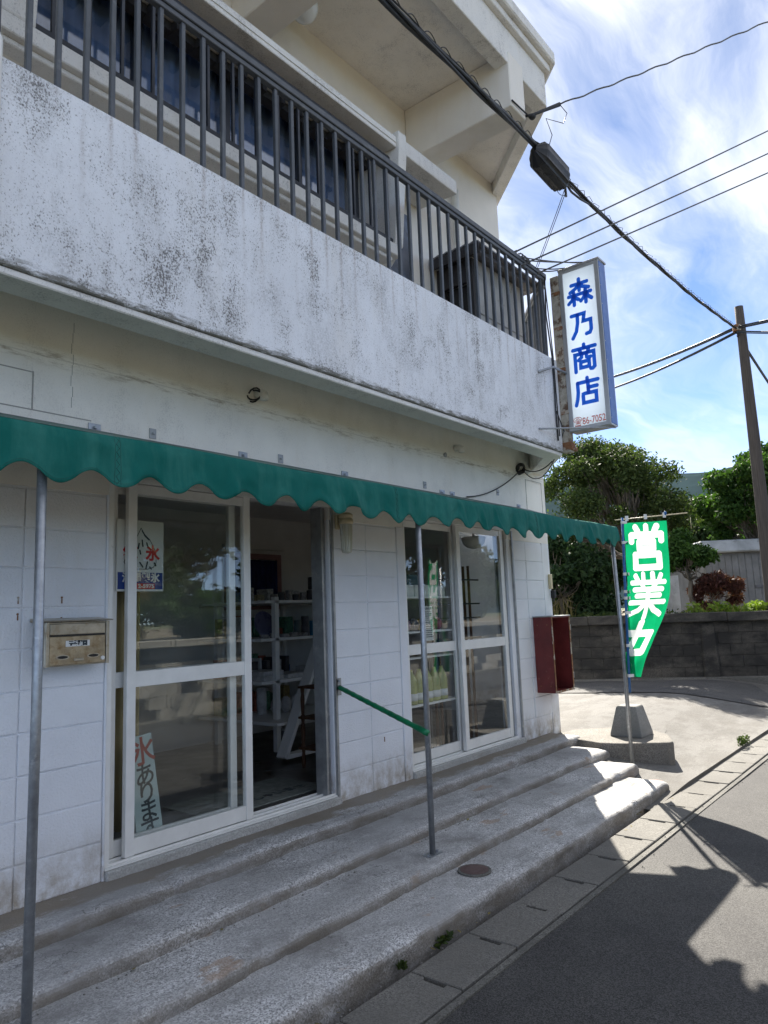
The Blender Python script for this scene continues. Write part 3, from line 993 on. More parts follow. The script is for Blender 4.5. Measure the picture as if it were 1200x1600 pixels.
# bay: sill slab, eave, fins
m = MB()
m.box(1.30, 4.50, -0.30, UY - 0.001, 4.185, 4.285)
m.box(1.36, 4.44, -0.26, UY - 0.001, 4.150, 4.1845)
m.build('window_sill', M['trim'], shop, bevel=0.006)
m = MB()
m.prism_x([(UY - 0.001, 5.12), (-0.36, 5.105), (-0.36, 5.20), (UY - 0.001, 5.235)], 1.15, 4.42)
m.build('window_eave', M['trim'], shop, bevel=0.005)
m = MB()
m.box(1.16, 4.41, -0.368, -0.3605, 5.14, 5.165)
m.build('eave_moulding', M['trim'], shop)
for x0, x1 in ((1.30, 1.50), (4.425, 4.53)):
    m = MB()
    m.prism_x([(UY - 0.001, 4.05), (-0.10, 4.08), (-0.305, 4.287), (-0.385, 5.10), (-0.385, 5.25), (UY - 0.001, 5.26)], x0, x1)
    m.build('window_fin', M['trim'], shop, bevel=0.005)
# upstairs window: frame > panes, grille
fr = MB()
fr.box(1.56, 4.37, 0.03, 0.09, 4.2855, 4.34)
fr.box(1.56, 4.37, 0.03, 0.09, 5.36, 5.44)
wx = [1.56, 2.26, 2.96, 3.66, 4.33]
for x in wx:
    fr.box(x, x + 0.045, 0.028, 0.088, 4.335, 5.365)
win = fr.build('window', M['dark_frame'], shop)
for a, b in zip(wx[:-1], wx[1:]):
    pm = MB()
    pm.box(a + 0.045, b, 0.055, 0.061, 4.34, 5.36)
    pm.build('pane', M['glass_up'], win)
gr = MB()
gr.box(1.50, 4.42, -0.285, -0.255, 4.290, 4.325)
gr.box(1.50, 4.42, -0.285, -0.255, 5.02, 5.05)
grille = gr.build('window_grille', M['dark_frame'], shop)
bm_ = MB()
bm_.box(-0.009, 0.009, -0.009, 0.009, 0, 0.695)
mbar = bm_.mesh('bar')
mbar.materials.append(M['dark_frame'])
for i in range(15):
    link('bar', mbar, None, grille, (1.60 + 0.197 * i, -0.27, 4.325))
# curtain inside upstairs window, its blue standing in for sky reflected in the panes
m = MB()
m.grid(lambda u, v: (1.6 + 2.7 * u, 0.135 + 0.016 * math.sin(u * 150) + 0.008 * math.sin(u * 61), 4.41 + 1.03 * v), 260, 3)
solid(m.build('curtain', plain('reflected sky blue curtain', (0.20, 0.27, 0.40), 0.9, var=0.3, vs=4), shop, smooth=True), 0.004)
m = MB()
m.box(1.50, 4.42, -0.06, 0.02, 5.045, 5.11)
for i in range(16):
    m.box(1.56 + 0.18 * i, 1.60 + 0.18 * i, -0.12, -0.02, 5.03, 5.10)
m.build('blind_box', M['hut_dark'], shop)
# door on the balcony, canopy and drain pipe
d_ = MB()
d_.box(4.72, 5.16, UY - 0.025, UY - 0.002, 3.14, 4.98)
bd = d_.build('balcony_door', M['door_blue'], shop, bevel=0.004)
m = MB()
m.prism_x([(UY - 0.001, 5.14), (-0.34, 5.12), (-0.34, 5.255), (UY - 0.001, 5.275)], 4.531, 5.36)
m.build('door_canopy', M['trim'], shop, bevel=0.006)
m = MB()
m.tube([(5.93, 0.04, 3.14), (5.93, 0.04, 5.58)], 0.04, 12)
m.box(5.88, 5.98, 0.06, 0.099, 4.5, 4.53)
m.build('drain_pipe', M['white_plastic'], shop, smooth=True)
# roof slab, fascia, beams
rp = Vector((5.93, -1.03, 0))
RD = Vector((0.69, 0.72, 0)).normalized()


def roofpoly(o):
    """roof outline pushed out by o"""
    n = Vector((RD.y, -RD.x, 0))
    q = rp + n * o
    y = rp.y - o
    c = q + RD * ((y - q.y) / RD.y)
    e = c + RD * 3.2
    return c, e


def roofrim(o0, o1, z0, z1, name, mat, bev=0.006):
    c0, e0 = roofpoly(o0)
    c1, e1 = roofpoly(o1)
    mm = MB()
    mm.prism([(X0, c0.y), (c0.x, c0.y), (e0.x, e0.y), (e1.x, e1.y), (c1.x, c1.y), (X0, c1.y)], z0, z1)
    return mm.build(name, mat, shop, bevel=bev)


roofrim(0.0, -0.13, 5.985, 6.33, 'fascia', M['trim'])
roofrim(0.05, -0.13, 6.331, 6.40, 'fascia_moulding', M['trim'])
roofrim(0.10, -0.13, 6.401, 6.52, 'roof_edge', M['trim'], 0.012)
c1, e1 = roofpoly(-0.131)
m = MB()
m.prism([(X0, c1.y), (c1.x, c1.y), (e1.x, e1.y), (e1.x - 1.5, 5.0), (X0, 5.0)], 6.101, 6.50)
m.build('roof_slab', M['soffit'], shop)
for x0, x1 in ((5.19, 5.455), (3.08, 3.345), (0.95, 1.22)):
    m = MB()
    m.box(x0, x1, -1.036, UY - 0.002, 5.58, 6.0995)
    m.build('roof_beam', M['upper'], shop, bevel=0.008)
# ceiling globe lamp under the eave
gl = MB()
gl.sphere((3.52, -0.22, 5.86), 0.105, 18, 12, 1.15)
lampo = gl.build('globe_lamp', M['lamp_glass'], shop, smooth=True)
m = MB()
m.tube([(3.52, -0.22, 5.96), (3.52, -0.22, 6.10)], 0.05, 12)
m.build('lamp_base', M['white_plastic'], lampo)
# white riser pipe at the left of the parapet
m = MB()
m.tube([(1.178, -0.668, 2.9), (1.178, -0.668, 3.80), (1.165, -0.66, 3.84), (1.13, -0.6, 3.855)], 0.02, 10)
m.build('riser_pipe', M['white_plastic'], shop, smooth=True)

# balcony railing
ry = -0.595
rc = Vector((6.50, ry, 0))
re_ = rc + CD * 1.3
m = MB()
m.box(X0, 6.52, ry - 0.03, ry + 0.03, 4.61, 4.655)
m.box(X0, 6.50, ry - 0.02, ry + 0.02, 4.575, 4.609)
m.obox(rc + Vector((0.03, 0.01, 4.632)), re_ + Vector((0, 0, 4.632)), 0.06, 0.044)
m.obox(rc + Vector((0.03, 0.01, 4.592)), re_ + Vector((0, 0, 4.592)), 0.04, 0.034)
railing = m.build('railing', M['rail'], shop, bevel=0.004)
bm_ = MB()
bm_.box(-0.0128, 0.0128, -0.0128, 0.0128, 0, 1.0)
mbal = bm_.mesh('baluster', bevel=0.003)
mbal.materials.append(M['rail'])
x = 1.341 - 0.138 * 6
while x < 6.5:
    o = link('baluster', mbal, None, railing, (x, ry, 3.577))
    o.rotation_euler = (0, random.uniform(-.003, .003), random.uniform(-.03, .03))
    x += 0.1375
for i in range(9):
    p = rc + CD * (0.06 + 0.14 * i)
    o = link('baluster', mbal, None, railing, (p.x, p.y, 3.577))
    o.rotation_euler = (0, 0, 0.65)

# ------------------------------------------------------------------ sliding door and window


def sash(name, x0, x1, y0, y1, z0, z1, stw, rails, label=None):
    m = MB()
    m.box(x0, x0 + stw, y0, y1, z0, z1)
    m.box(x1 - stw, x1, y0, y1, z0, z1)
    s = m.build(name, M['alu'], shop, bevel=0.002, label=label)
    for a, b in rails:
        r = MB()
        r.box(x0 + stw + 0.0006, x1 - stw - 0.0006, y0 + 0.004, y1 - 0.004, a, b)
        r.build('sash_rail', M['alu'], s, bevel=0.0015)
    for (a, b), (c, d) in zip(rails[:-1], rails[1:]):
        ym = (y0 + y1) / 2
        r = MB()
        r.box(x0 + stw - 0.004, x1 - stw + 0.004, ym - 0.0025, ym + 0.0025, b - 0.003, c + 0.003)
        r.build('glass_pane', M['glass'], s)
    return s


RL = [(0.066, 0.150), (0.945, 1.030), (2.03, 2.085)]
sash('sliding_door', 2.249, 3.135, 0.022, 0.058, 0.064, 2.09, 0.055, RL)
sash('sliding_door', 2.17, 3.06, 0.085, 0.118, 0.064, 2.09, 0.05, RL, 'inner glass door slid behind the front one')
sash('sliding_window', 4.775, 5.64, 0.085, 0.118, 0.064, 2.09, 0.05, RL)
sash('sliding_window', 5.60, 6.455, 0.030, 0.066, 0.064, 2.09, 0.06, RL)
for a, b in ((DL, DR), (WL, WR)):
    m = MB()
    m.box(a, b, -0.012, 0.13, 0.0425, 0.054)
    for y in (0.006, 0.068, 0.126):
        m.box(a, b, y, y + 0.008, 0.0543, 0.066)
    m.build('door_track' if a == DL else 'window_track', M['alu'], shop)
    m = MB()
    m.box(a, b, 0.0, 0.13, 2.09, HT - 0.001)
    m.build('door_head' if a == DL else 'window_head', M['alu'], shop)
for a, w in ((DL, 0.028), (WL, 0.02)):
    m = MB()
    m.box(a, a + w, -0.004, 0.13, 0.0545, 2.089)
    m.build('door_jamb' if a == DL else 'window_jamb', M['alu'], shop, bevel=0.002)
for x0, n in ((3.806, 4), (6.468, 5)):
    m = MB()
    for i in range(n):
        m.box(x0 + 0.0245 * i, x0 + 0.0245 * i + 0.02, -0.012 + (0.0 if i == n - 1 else 0.03 + 0.014 * (n - i) % 0.05), 0.13, 0.0, 2.089)
        m.box(x0 + 0.0245 * i + 0.02, x0 + 0.0245 * i + 0.0245, 0.05, 0.13, 0.0, 2.089)
    m.build('weathered_jamb', M['alu_dark'], shop)
# old concrete sill under the tracks
sillm = concrete('chipped sill', (0.5, 0.5, 0.48), 0.3, stain=(0.25, 0.22, 0.18), samt=0.5)
for a, b in ((DL, DR + 0.03), (WL, WR + 0.1)):
    m = MB()
    m.box(a, b, -0.035, 0.0095, -0.1, 0.0415)
    m.build('sill', sillm, shop, bevel=0.008)

# ------------------------------------------------------------------ interior room
m = MB()
m.box(0.2, 8.0, 2.70, 2.85, 0.0, 2.6)
m.box(0.05, 0.2, 0.162, 2.85, 0.0, 2.6)
m.box(6.55, 6.65, 1.7, 2.69, 0.0, 2.449)
m.box(7.9, 8.0, 1.6, 2.70, 0.0, 2.6)
m.build('interior_wall', M['int_wall'], shop)
m = MB()
m.prism([(0.2, 0.162), (7.3, 0.163), (8.8, 1.35), (8.8, 2.7), (0.2, 2.7)], 2.45, 2.55)
m.build('ceiling', M['int_ceil'], shop)
m = MB()
m.box(0.2, 6.7, 0.85, 1.02, 2.33, 2.449)
m.build('ceiling_beam', plain('grey green beam', (0.16, 0.18, 0.17), 0.6), shop)
m = MB()
m.prism([(0.2, 0.161), (7.3, 0.162), (8.8, 1.35), (8.8, 2.7), (0.2, 2.7)], -0.1, 0.05)
m.build('floor', M['int_floor'], shop)

# ------------------------------------------------------------------ awning
aw = thing('awning', 'green cloth awning with scalloped valance on grey pipe posts over the steps', 'awning', (4, -0.95, 0))
AY, AZ = -0.95, 2.062
AX0, AX1 = -0.4, 7.0
random.seed(3)


def scallop(x):
    ph = (x - 1.476 + 0.035 * mnoise.noise((x * 1.9, 0.4, 3.0))) / 0.262
    c = math.cos(2 * PI * ph)
    c = math.copysign(abs(c) ** 0.85, c)
    return 1.874 + 0.030 * c * (1 + 0.35 * mnoise.noise((x * 2.1, 9.0, 0))) + 0.020 * mnoise.noise((x * 1.3, 4.0, 0)) + 0.012 * smooth((x - 5) / 2)


def valance(u, v):
    x = AX0 + (AX1 - AX0) * u
    zt = AZ + 0.004 * math.sin(x * 4.1) + 0.004 * mnoise.noise((x * 3, 0, 0))
    z = zt + (scallop(x) - zt) * v
    crease = sum(0.016 * math.exp(-((x - q - 0.06 * v) / 0.022) ** 2) for q in (2.15, 2.9, 3.02, 4.16, 4.42, 4.62, 5.75, 6.3))
    fold = 0.022 * mnoise.noise((x * 2.4, 1.0, 0.2)) + 0.022 * mnoise.noise((x * 7.5, v * 1.2, 3.0)) + 0.008 * mnoise.noise((x * 16, v * 3, 8.0)) - crease
    y = AY - 0.012 * math.sin(min(v * 5, 1.57)) + fold * v ** 0.7 - 0.01 * v
    return (x, y, z)


m = MB()
m.grid(valance, 760, 14)
solid(m.build('valance', M['awning'], aw, smooth=True, recalc=False), 0.002)
hp = [valance(i / 700, 0.93) for i in range(701)]
m = MB()
m.tube([(q[0], q[1] - 0.0015, q[2]) for q in hp], 0.0012, 4)
m.build('hem_stitch', M['stitch'], aw)
m = MB()


def canopy(u, v):
    x = AX0 + (AX1 - AX0) * u
    y = AY + (0.95 - 0.01) * v
    z = AZ + 0.285 * v - 0.035 * math.sin(PI * v) * (0.6 + 0.4 * math.cos(2 * PI * (x - 1.29) / 1.2))
    return (x, y, z + 0.002)


m.grid(canopy, 200, 10)
solid(m.build('canopy', M['awning_top'], aw, smooth=True, recalc=False), 0.002)
m = MB()                                                    # end flap
m.grid(lambda u, v: (AX1 + 0.004 + 0.006 * math.sin(u * 9), AY + 0.4 * u, (AZ + 0.12 * u) + ((1.895 + 0.02 * math.cos(u * 14) + 0.12 * u) - (AZ + 0.12 * u)) * v), 24, 6)
solid(m.build('end_flap', M['awning'], aw, smooth=True, recalc=False), 0.002)
m = MB()
m.tube([(AX0, AY + 0.024, AZ - 0.022), (AX1 - 0.01, AY + 0.024, AZ - 0.022)], 0.019, 8)
for x in (1.29, 3.705, 6.92):
    m.tube([(x, AY + 0.03, AZ - 0.03), (x, -0.02, AZ + 0.25)], 0.016, 8)
m.tube([(AX0, -0.022, 2.33), (AX1 - 0.01, -0.022, 2.33)], 0.016, 8)
m.build('frame_bar', M['galv'], aw, smooth=True)
for x, zb in ((1.295, -0.143), (3.705, -0.143), (6.905, -0.27)):
    yb = AY + 0.02 if x < 6 else AY
    zt_ = AZ - 0.03
    p = MB()
    p.tube([(x, yb, zb + 0.004), (x + 0.004, yb, 1.0), (x, AY + 0.02, zt_)], 0.0185, 14)
    o = p.build('post', M['galv'], aw, smooth=True)
    b = MB()
    b.box(x - 0.06, x + 0.06, yb - 0.03, yb + 0.03, zb, zb + 0.006)
    b.lathe((x + 0.045, yb, zb + 0.006), [(0.009, 0), (0.009, 0.012)], 6)
    b.lathe((x - 0.045, yb, zb + 0.006), [(0.009, 0), (0.009, 0.012)], 6)
    b.build('base_plate', M['galv'], o)
for x in (2.018, 3.059, 4.054, 5.363, 5.527, 6.78):
    b = MB()
    b.box(x - 0.035, x + 0.035, -0.008, -0.001, 2.30, 2.385)
    b.lathe((x, -0.016, 2.355), [(0.010, 0), (0.010, 0.014)], 6)
    b.build('wall_bracket', M['galv'], aw)
# zigzag stitching over the seams
for xs in (1.59, 3.449, 5.264):
    p = []
    for i in range(13):
        v = i / 12 * 0.97
        a = valance((xs + (0.007 if i % 2 else -0.007) - AX0) / (AX1 - AX0), v)
        p.append((a[0], a[1] - 0.002, a[2]))
    m = MB()
    m.tube(p, 0.0016, 4)
    for s in (-0.012, 0.012):
        m.tube([(q[0], q[1] - 0.002, q[2]) for q in (valance((xs + s - AX0) / (AX1 - AX0), i / 10 * 0.97) for i in range(11))], 0.0012, 4)
    m.build('stitching', M['stitch'], aw)
# old anchor plates left on the wall above
for k, (x, z) in enumerate(((2.382, 2.392), (3.395, 2.388), (5.10, 2.40), (6.361, 2.47))):
    b = MB()
    b.box(x - 0.022, x + 0.022, -0.006, -0.0005, z - 0.03, z + 0.03)
    b.lathe((x, -0.012, z - 0.004), [(0.009, 0), (0.009, 0.01)], 6)
    tag(b.build('anchor_plate', M['alu_dark'], origin=(x, 0, z)),
        ['small grey anchor plate on the wall above the poster end of the awning', 'small grey anchor plate on the wall above the open shop door',
         'small grey anchor plate on the wall above the shop window', 'small grey anchor plate on the wall nearest the building corner'][k], 'wall plate', 'old anchor plates above the awning')

# ------------------------------------------------------------------ green pole from wall to post
gp = thing('green_rail', 'sloping green taped pole from the wall bracket to the middle awning post', 'handrail', (3.90, 0, 0.78))
A, B = Vector((3.912, -0.02, 0.785)), Vector((3.69, -0.945, 0.565))
m = MB()
n = 34
m.tube([A + (B - A) * i / n for i in range(n + 1)], [0.0165 + (0.0018 if i % 3 == 0 else 0) + (0.003 if i > 30 else 0) for i in range(n + 1)], 10)
m.build('bar', M['green_tape'], gp, smooth=True)
m = MB()
m.box(3.885, 3.94, -0.012, -0.003, 0.73, 0.85)
m.lathe((3.912, -0.02, 0.825), [(0.012, 0), (0.012, 0.014)], 6)
m.build('bracket', M['alu_dark'], gp, bevel=0.002)

# ------------------------------------------------------------------ letter box
lb = thing('letter_box', 'rust stained steel letter box on the white block wall', 'letter box', (1.88, -0.08, 1.2))
LX0, LX1 = 1.715, 2.045
m = MB()
m.box(LX0, LX1, -0.13, -0.005, 1.10, 1.315)
m.build('case', M['steel'], lb, bevel=0.003)
m = MB()
m.prism_x([(-0.002, 1.318), (-0.152, 1.316), (-0.156, 1.322), (-0.002, 1.336)], LX0 - 0.014, LX1 + 0.014)
m.box(LX0 - 0.0, LX0 + 0.016, -0.142, -0.1305, 1.10, 1.314)
m.box(LX1 - 0.016, LX1 + 0.0, -0.142, -0.1305, 1.10, 1.314)
m.build('roof', M['steel'], lb, bevel=0.001)
m = MB()
m.box(LX0 + 0.02, LX1 - 0.02, -0.139, -0.1305, 1.252, 1.306)
m.build('flap', M['steel'], lb, bevel=0.003)
m = MB()
m.box(LX0 + 0.018, LX1 - 0.018, -0.137, -0.1305, 1.105, 1.244)
fd = m.build('door', M['steel_front'], lb, bevel=0.003)
m = MB()
m.box(LX0 + 0.02, LX1 - 0.02, -0.1335, -0.1306, 1.2445, 1.2515)
m.build('slot', M['black'], lb)
for xc in (LX0 + 0.085, LX1 - 0.085):
    m = MB()
    m.prism([(xc + 0.034 * math.cos(t) * 1.0, 0.012 * math.sin(t)) for t in [2 * PI * i / 20 for i in range(20)]], 0, 0.003)
    m.v = [(x, -0.1375 - z, 1.143 + y) for x, y, z in m.v]
    sl = m.build('vent_rim', M['steel'], fd)
    m = MB()
    m.prism([(xc + 0.026 * math.cos(t) * 1.0, 0.007 * math.sin(t)) for t in [2 * PI * i / 20 for i in range(20)]], 0, 0.002)
    m.v = [(x, -0.1407 - z, 1.143 + y) for x, y, z in m.v]
    m.build('vent', M['black'], fd)
m = MB()
m.box(1.855, 1.905, -0.150, -0.1372, 1.122, 1.134)
m.build('latch', M['steel'], fd, bevel=0.002)
m = MB()
m.lathe((2.01, 0, 0), [(0.010, 0), (0.010, 0.008)], 12)
m.v = [(x, -0.137 - z, 1.128 + y) for x, y, z in m.v]
m.build('lock', M['alu'], fd)
m = MB()
m.box(1.815, 1.94, -0.1385, -0.1372, 1.193, 1.222)
pl = m.build('name_sticker', M['paper'], fd)
text_obj('name_print', '〒 受取口', M['ink'], fd, (1.878, -0.1392, 1.2075), (1, 0, 0), (0, 0, 1), 0.022, 0.004, 0.0006)

# ------------------------------------------------------------------ wall lamp between door and window
wl = thing('wall_lamp', 'yellowed wall lamp with ribbed glass tube on the pillar by the door', 'lamp', (3.95, 0, 1.95))
m = MB()
m.box(3.925, 3.975, -0.03, -0.001, 1.93, 2.04)
m.obox((3.95, -0.03, 1.985), (3.95, -0.09, 1.985), 0.03, 0.05)
m.build('back_plate', M['cream_plastic'], wl, bevel=0.008, seg=2)
m = MB()
m.lathe((3.95, -0.095, 1.96), [(0.05, 0), (0.054, 0.01), (0.054, 0.035), (0.049, 0.037), (0.049, 0.05), (0.054, 0.052), (0.05, 0.075), (0.03, 0.085)], 20)
m.build('cap', M['cream_plastic'], wl, smooth=True)
m = MB()
prof = [(0.012, -0.215), (0.033, -0.208), (0.038, -0.19), (0.044, -0.05), (0.044, 0.0)]
vs, fs = [], []
n = 32
for r, z in prof:
    for k in range(n):
        rr = r * (1 + (0.05 if k % 2 else -0.05))
        vs.append((3.95 + rr * math.cos(2 * PI * k / n), -0.095 + rr * math.sin(2 * PI * k / n), 1.96 + z))
for i in range(len(prof) - 1):
    for k in range(n):
        fs.append((i * n + k, i * n + (k + 1) % n, (i + 1) * n + (k + 1) % n, (i + 1) * n + k))
fs.append(tuple(range(n)))
m.add(vs, fs)
m.build('glass_tube', plain('frosted ribbed glass', (0.52, 0.52, 0.44), 0.25, var=0.05), wl, smooth=False)

# ------------------------------------------------------------------ conduit stubs and cables under the balcony
stub_lab = ['white conduit elbow with looped black cable above the door end of the awning', 'bare white conduit elbow under the balcony above the shop window',
            'white conduit elbow in a tangle of black cable near the building corner']
for k, (x, z) in enumerate(((3.19, 2.79), (5.62, 2.80), (6.93, 2.76))):
    s = thing('conduit_stub', stub_lab[k], 'conduit', (x, 0, z), 'conduit stubs under the balcony')
    m = MB()
    m.tube([(x, -0.001, z + 0.012), (x, -0.045, z + 0.012), (x + 0.004, -0.066, z + 0.004), (x + 0.005, -0.07, z - 0.035)], 0.030, 12)
    m.build('elbow', M['white_plastic'], s, smooth=True)
    m = MB()
    if k == 0:
        for j, (r, a) in enumerate(((0.06, 0), (0.045, 1.2))):
            m.tube([(x - 0.05 - r * math.cos(t + a) * 0.8, -0.03 - 0.03 * math.sin(t), z - 0.005 + r * math.sin(t + a) * 0.7) for t in [i * 0.5 for i in range(11)]], 0.006, 6)
        m.build('cable_loop', M['cable'], s, smooth=True)
    elif k == 2:
        random.seed(5)
        for j in range(7):
            a = random.uniform(0, 6)
            r = random.uniform(0.03, 0.06)
            m.tube([(x - 0.10 + r * math.cos(t + a), -0.03 - 0.025 * math.sin(t * 1.3 + a), z + 0.01 + r * math.sin(t + a)) for t in [i * 0.55 for i in range(12)]], 0.0065, 6)
        m.build('cable_tangle', M['cable'], s, smooth=True)
m = MB()
m.lathe((0, 0, 0), [(0.02, 0), (0.024, 0.012), (0.012, 0.02)], 10)
m.v = [(5.44 + x, -z, 2.72 + y) for x, y, z in m.v]
tag(m.build('pipe_hole', M['alu_dark'], origin=(5.44, 0, 2.72)), 'small broken pipe socket in the wall beside a conduit elbow', 'pipe end')


def sag(p, q, d, n=14):
    p, q = Vector(p), Vector(q)
    return [p + (q - p) * (i / n) - Vector((0, 0, d * 4 * (i / n) * (1 - i / n))) for i in range(n + 1)]


m = MB()
m.tube(sag((6.83, -0.03, 2.76), (5.75, -0.02, 2.36), 0.07), 0.006, 6)
tag(m.build('wall_cable', M['cable'], smooth=True, origin=(6.83, -0.03, 2.76)), 'thin dark cable drooping down the wall to the awning', 'cable')
m = MB()
m.tube(sag((6.85, -0.05, 2.77), (6.62, -0.67, 2.95), 0.14) + [Vector((6.45, -0.66, 3.2))], 0.006, 6)
m.tube(sag((6.85, -0.05, 2.75), (6.55, -0.67, 3.0), 0.24), 0.005, 6)
m.tube([(6.44, -0.662, 2.9), (6.43, -0.663, 3.2), (6.445, -0.662, 3.5), (6.44, -0.66, 3.76), (6.46, -0.62, 4.2), (6.47, -0.63, 4.6)], 0.008, 6)
m.tube([(6.48, -0.662, 2.95), (6.47, -0.663, 3.3), (6.465, -0.662, 3.75), (6.49, -0.62, 4.5)], 0.006, 6)
tag(m.build('sign_cable', M['cable'], smooth=True, origin=(6.46, -0.66, 3.0)), 'black cables running down the parapet end beside the sign', 'cable')

# ------------------------------------------------------------------ shop sign
sg = thing('shop_sign', 'tall white lightbox shop sign with blue writing on a rusty post', 'sign', (6.66, -0.9, 3.0))
SX0, SX1, SY0, SY1, SZ0, SZ1 = 6.58, 6.755, -1.145, -0.725, 3.0, 4.66
m = MB()
m.box(SX0 + 0.004, SX1 - 0.004, SY0 + 0.004, SY1 - 0.004, SZ0 + 0.004, SZ1 - 0.004)
m.build('light_box', M['sign_white'], sg)
m = MB()
for y in (SY0, SY1 - 0.045):
    m.box(SX0, SX0 + 0.012, y, y + 0.045, SZ0, SZ1)
m.box(SX0, SX0 + 0.012, SY0 + 0.0452, SY1 - 0.0452, SZ0, SZ0 + 0.035)
m.box(SX0, SX0 + 0.012, SY0 + 0.0452, SY1 - 0.0452, SZ1 - 0.035, SZ1)
for y in (SY0, SY1 - 0.03):
    m.box(SX1 - 0.012, SX1, y, y + 0.03, SZ0, SZ1)
m.box(SX1 - 0.012, SX1, SY0 + 0.0302, SY1 - 0.0302, SZ0, SZ0 + 0.03)
m.box(SX1 - 0.012, SX1, SY0 + 0.0302, SY1 - 0.0302, SZ1 - 0.03, SZ1)
m.box(SX0 - 0.004, SX1 + 0.01, SY0 - 0.012, SY1 + 0.004, SZ1 + 0.001, SZ1 + 0.022)
m.box(SX0 + 0.0125, SX1 - 0.0125, SY0, SY1, SZ0 - 0.006, SZ0 + 0.003)
m.build('frame', M['sign_frame'], sg, bevel=0.002)
m = MB()
m.box(SX0 + 0.016, SX1 - 0.016, SY0 - 0.003, SY0 + 0.0035, SZ0 + 0.012, SZ1 - 0.012)
m.build('side_panel', M['sign_blue_side'], sg)
m = MB()
for i in range(9):
    z = SZ0 + 0.06 + i * 0.19
    m.box(SX0 + 0.013, SX0 + 0.022, SY0 - 0.006, SY0 - 0.0035, z, z + 0.009)
m.build('rivets', M['sign_frame'], sg)
GLY = {
    '森': [[(.18, .80), (.82, .80)], [(.5, .98), (.5, .53)], [(.48, .78), (.36, .64), (.12, .53)], [(.52, .78), (.64, .65), (.88, .55)],
          [(.05, .38), (.46, .38)], [(.26, .50), (.26, .0)], [(.25, .36), (.17, .2), (.04, .1)], [(.28, .33), (.36, .24), (.45, .18)],
          [(.54, .38), (.95, .38)], [(.74, .5), (.74, .0)], [(.73, .36), (.65, .2), (.54, .1)], [(.76, .36), (.85, .2), (.97, .1)]],
    '乃': [[(.10, .90), (.62, .90), (.56, .60), (.86, .60), (.86, .22), (.80, .10), (.66, .08)], [(.34, .90), (.33, .58), (.26, .26), (.10, .02)]],
    '商': [[(.5, 1.0), (.5, .88)], [(.05, .86), (.95, .86)], [(.32, .80), (.36, .70)], [(.68, .80), (.64, .70)],
          [(.12, .0), (.12, .66), (.88, .66), (.88, .08), (.80, .01), (.72, .02)], [(.41, .64), (.38, .52), (.26, .43)],
          [(.58, .64), (.59, .50), (.66, .46), (.74, .47)], [(.33, .34), (.67, .34), (.67, .12), (.33, .12), (.33, .34)]],
    '店': [[(.53, 1.0), (.53, .88)], [(.14, .86), (.95, .86)], [(.14, .86), (.14, .50), (.10, .25), (.03, .03)],
          [(.55, .78), (.55, .42)], [(.55, .63), (.90, .63)], [(.33, .42), (.85, .42), (.85, .07), (.33, .07), (.33, .42)]],
    '営': [[(.20, .99), (.26, .88)], [(.5, 1.0), (.5, .88)], [(.80, .99), (.74, .88)], [(.08, .66), (.08, .80), (.92, .80), (.92, .66)],
          [(.30, .64), (.70, .64), (.70, .47), (.30, .47), (.30, .64)], [(.5, .46), (.46, .36)], [(.17, .34), (.83, .34), (.83, .04), (.17, .04), (.17, .34)]],
    '業': [[(.38, 1.0), (.38, .82)], [(.62, 1.0), (.62, .82)], [(.16, .96), (.22, .86)], [(.84, .96), (.78, .86)], [(.06, .80), (.94, .80)],
          [(.33, .77), (.37, .68)], [(.67, .77), (.63, .68)], [(.13, .64), (.87, .64)], [(.2, .50), (.8, .50)], [(.04, .35), (.96, .35)],
          [(.5, .62), (.5, .0)], [(.44, .33), (.30, .17), (.08, .07)], [(.56, .33), (.70, .17), (.92, .07)]],
    '中': [[(.10, .76), (.90, .76), (.90, .34), (.10, .34), (.10, .76)], [(.5, 1.0), (.5, .0)]],
}
yc = (SY0 + SY1) / 2
for i, ch in enumerate('森乃商店'):
    zc = 4.395 - 0.342 * i
    w, h = 0.255, 0.262
    mb = MB()
    # keep the photo's slight drift of the lettering to the outer edge
    strokes(mb, GLY[ch], lambda u, v, l: (SX0 + 0.0035 - 0.002 - l, yc - (u - 0.5) * w, zc + (v - 0.5) * h), 0.15)
    mb.build('sign_character', M['sign_blue'], sg, recalc=False)
text_obj('phone_number', '☎86-7052', M['sign_pink'], sg, (SX0 + 0.0012, yc, 3.075), (0, -1, 0), (0, 0, 1), 0.098, 0.001, 0.002, width=0.325)
m = MB()
m.box(6.575, 6.66, -0.722, -0.632, 2.80, 4.63)
m.build('post', M['old_post'], sg, bevel=0.005)
m = MB()
for z in (2.86, 3.18, 3.62, 4.05, 4.42):
    k = MB()
    k.box(6.568, 6.68, -0.732, -0.638, z, z + 0.04)
    k.build('clamp', M['rust'], sg, bevel=0.004)
m.box(6.57, 6.71, -0.74, -0.645, 2.82, 2.86)
m.build('foot_plate', M['rust'], sg, bevel=0.004)
m = MB()
m.tube([(6.05, -0.66, 2.95), (6.12, -0.70, 2.955), (6.60, -1.10, 2.975), (6.7, -1.14, 2.985)], 0.009, 8)
m.tube([(6.13, -0.655, 3.52), (6.32, -0.72, 3.60), (6.60, -0.73, 3.60)], 0.012, 8)
m.build('stay_rod', M['galv'], sg, smooth=True)
m = MB()
for a, b in (((6.02, -0.6, 4.66), (6.62, -0.95, 4.70)), ((6.05, -0.6, 4.64), (6.66, -1.05, 4.69)), ((6.30, -0.6, 4.65), (6.60, -0.8, 4.69)), ((6.38, -0.6, 4.65), (6.62, -0.74, 4.70))):
    m.tube(sag(a, b, 0.012, 6), 0.006, 6)
random.seed(8)
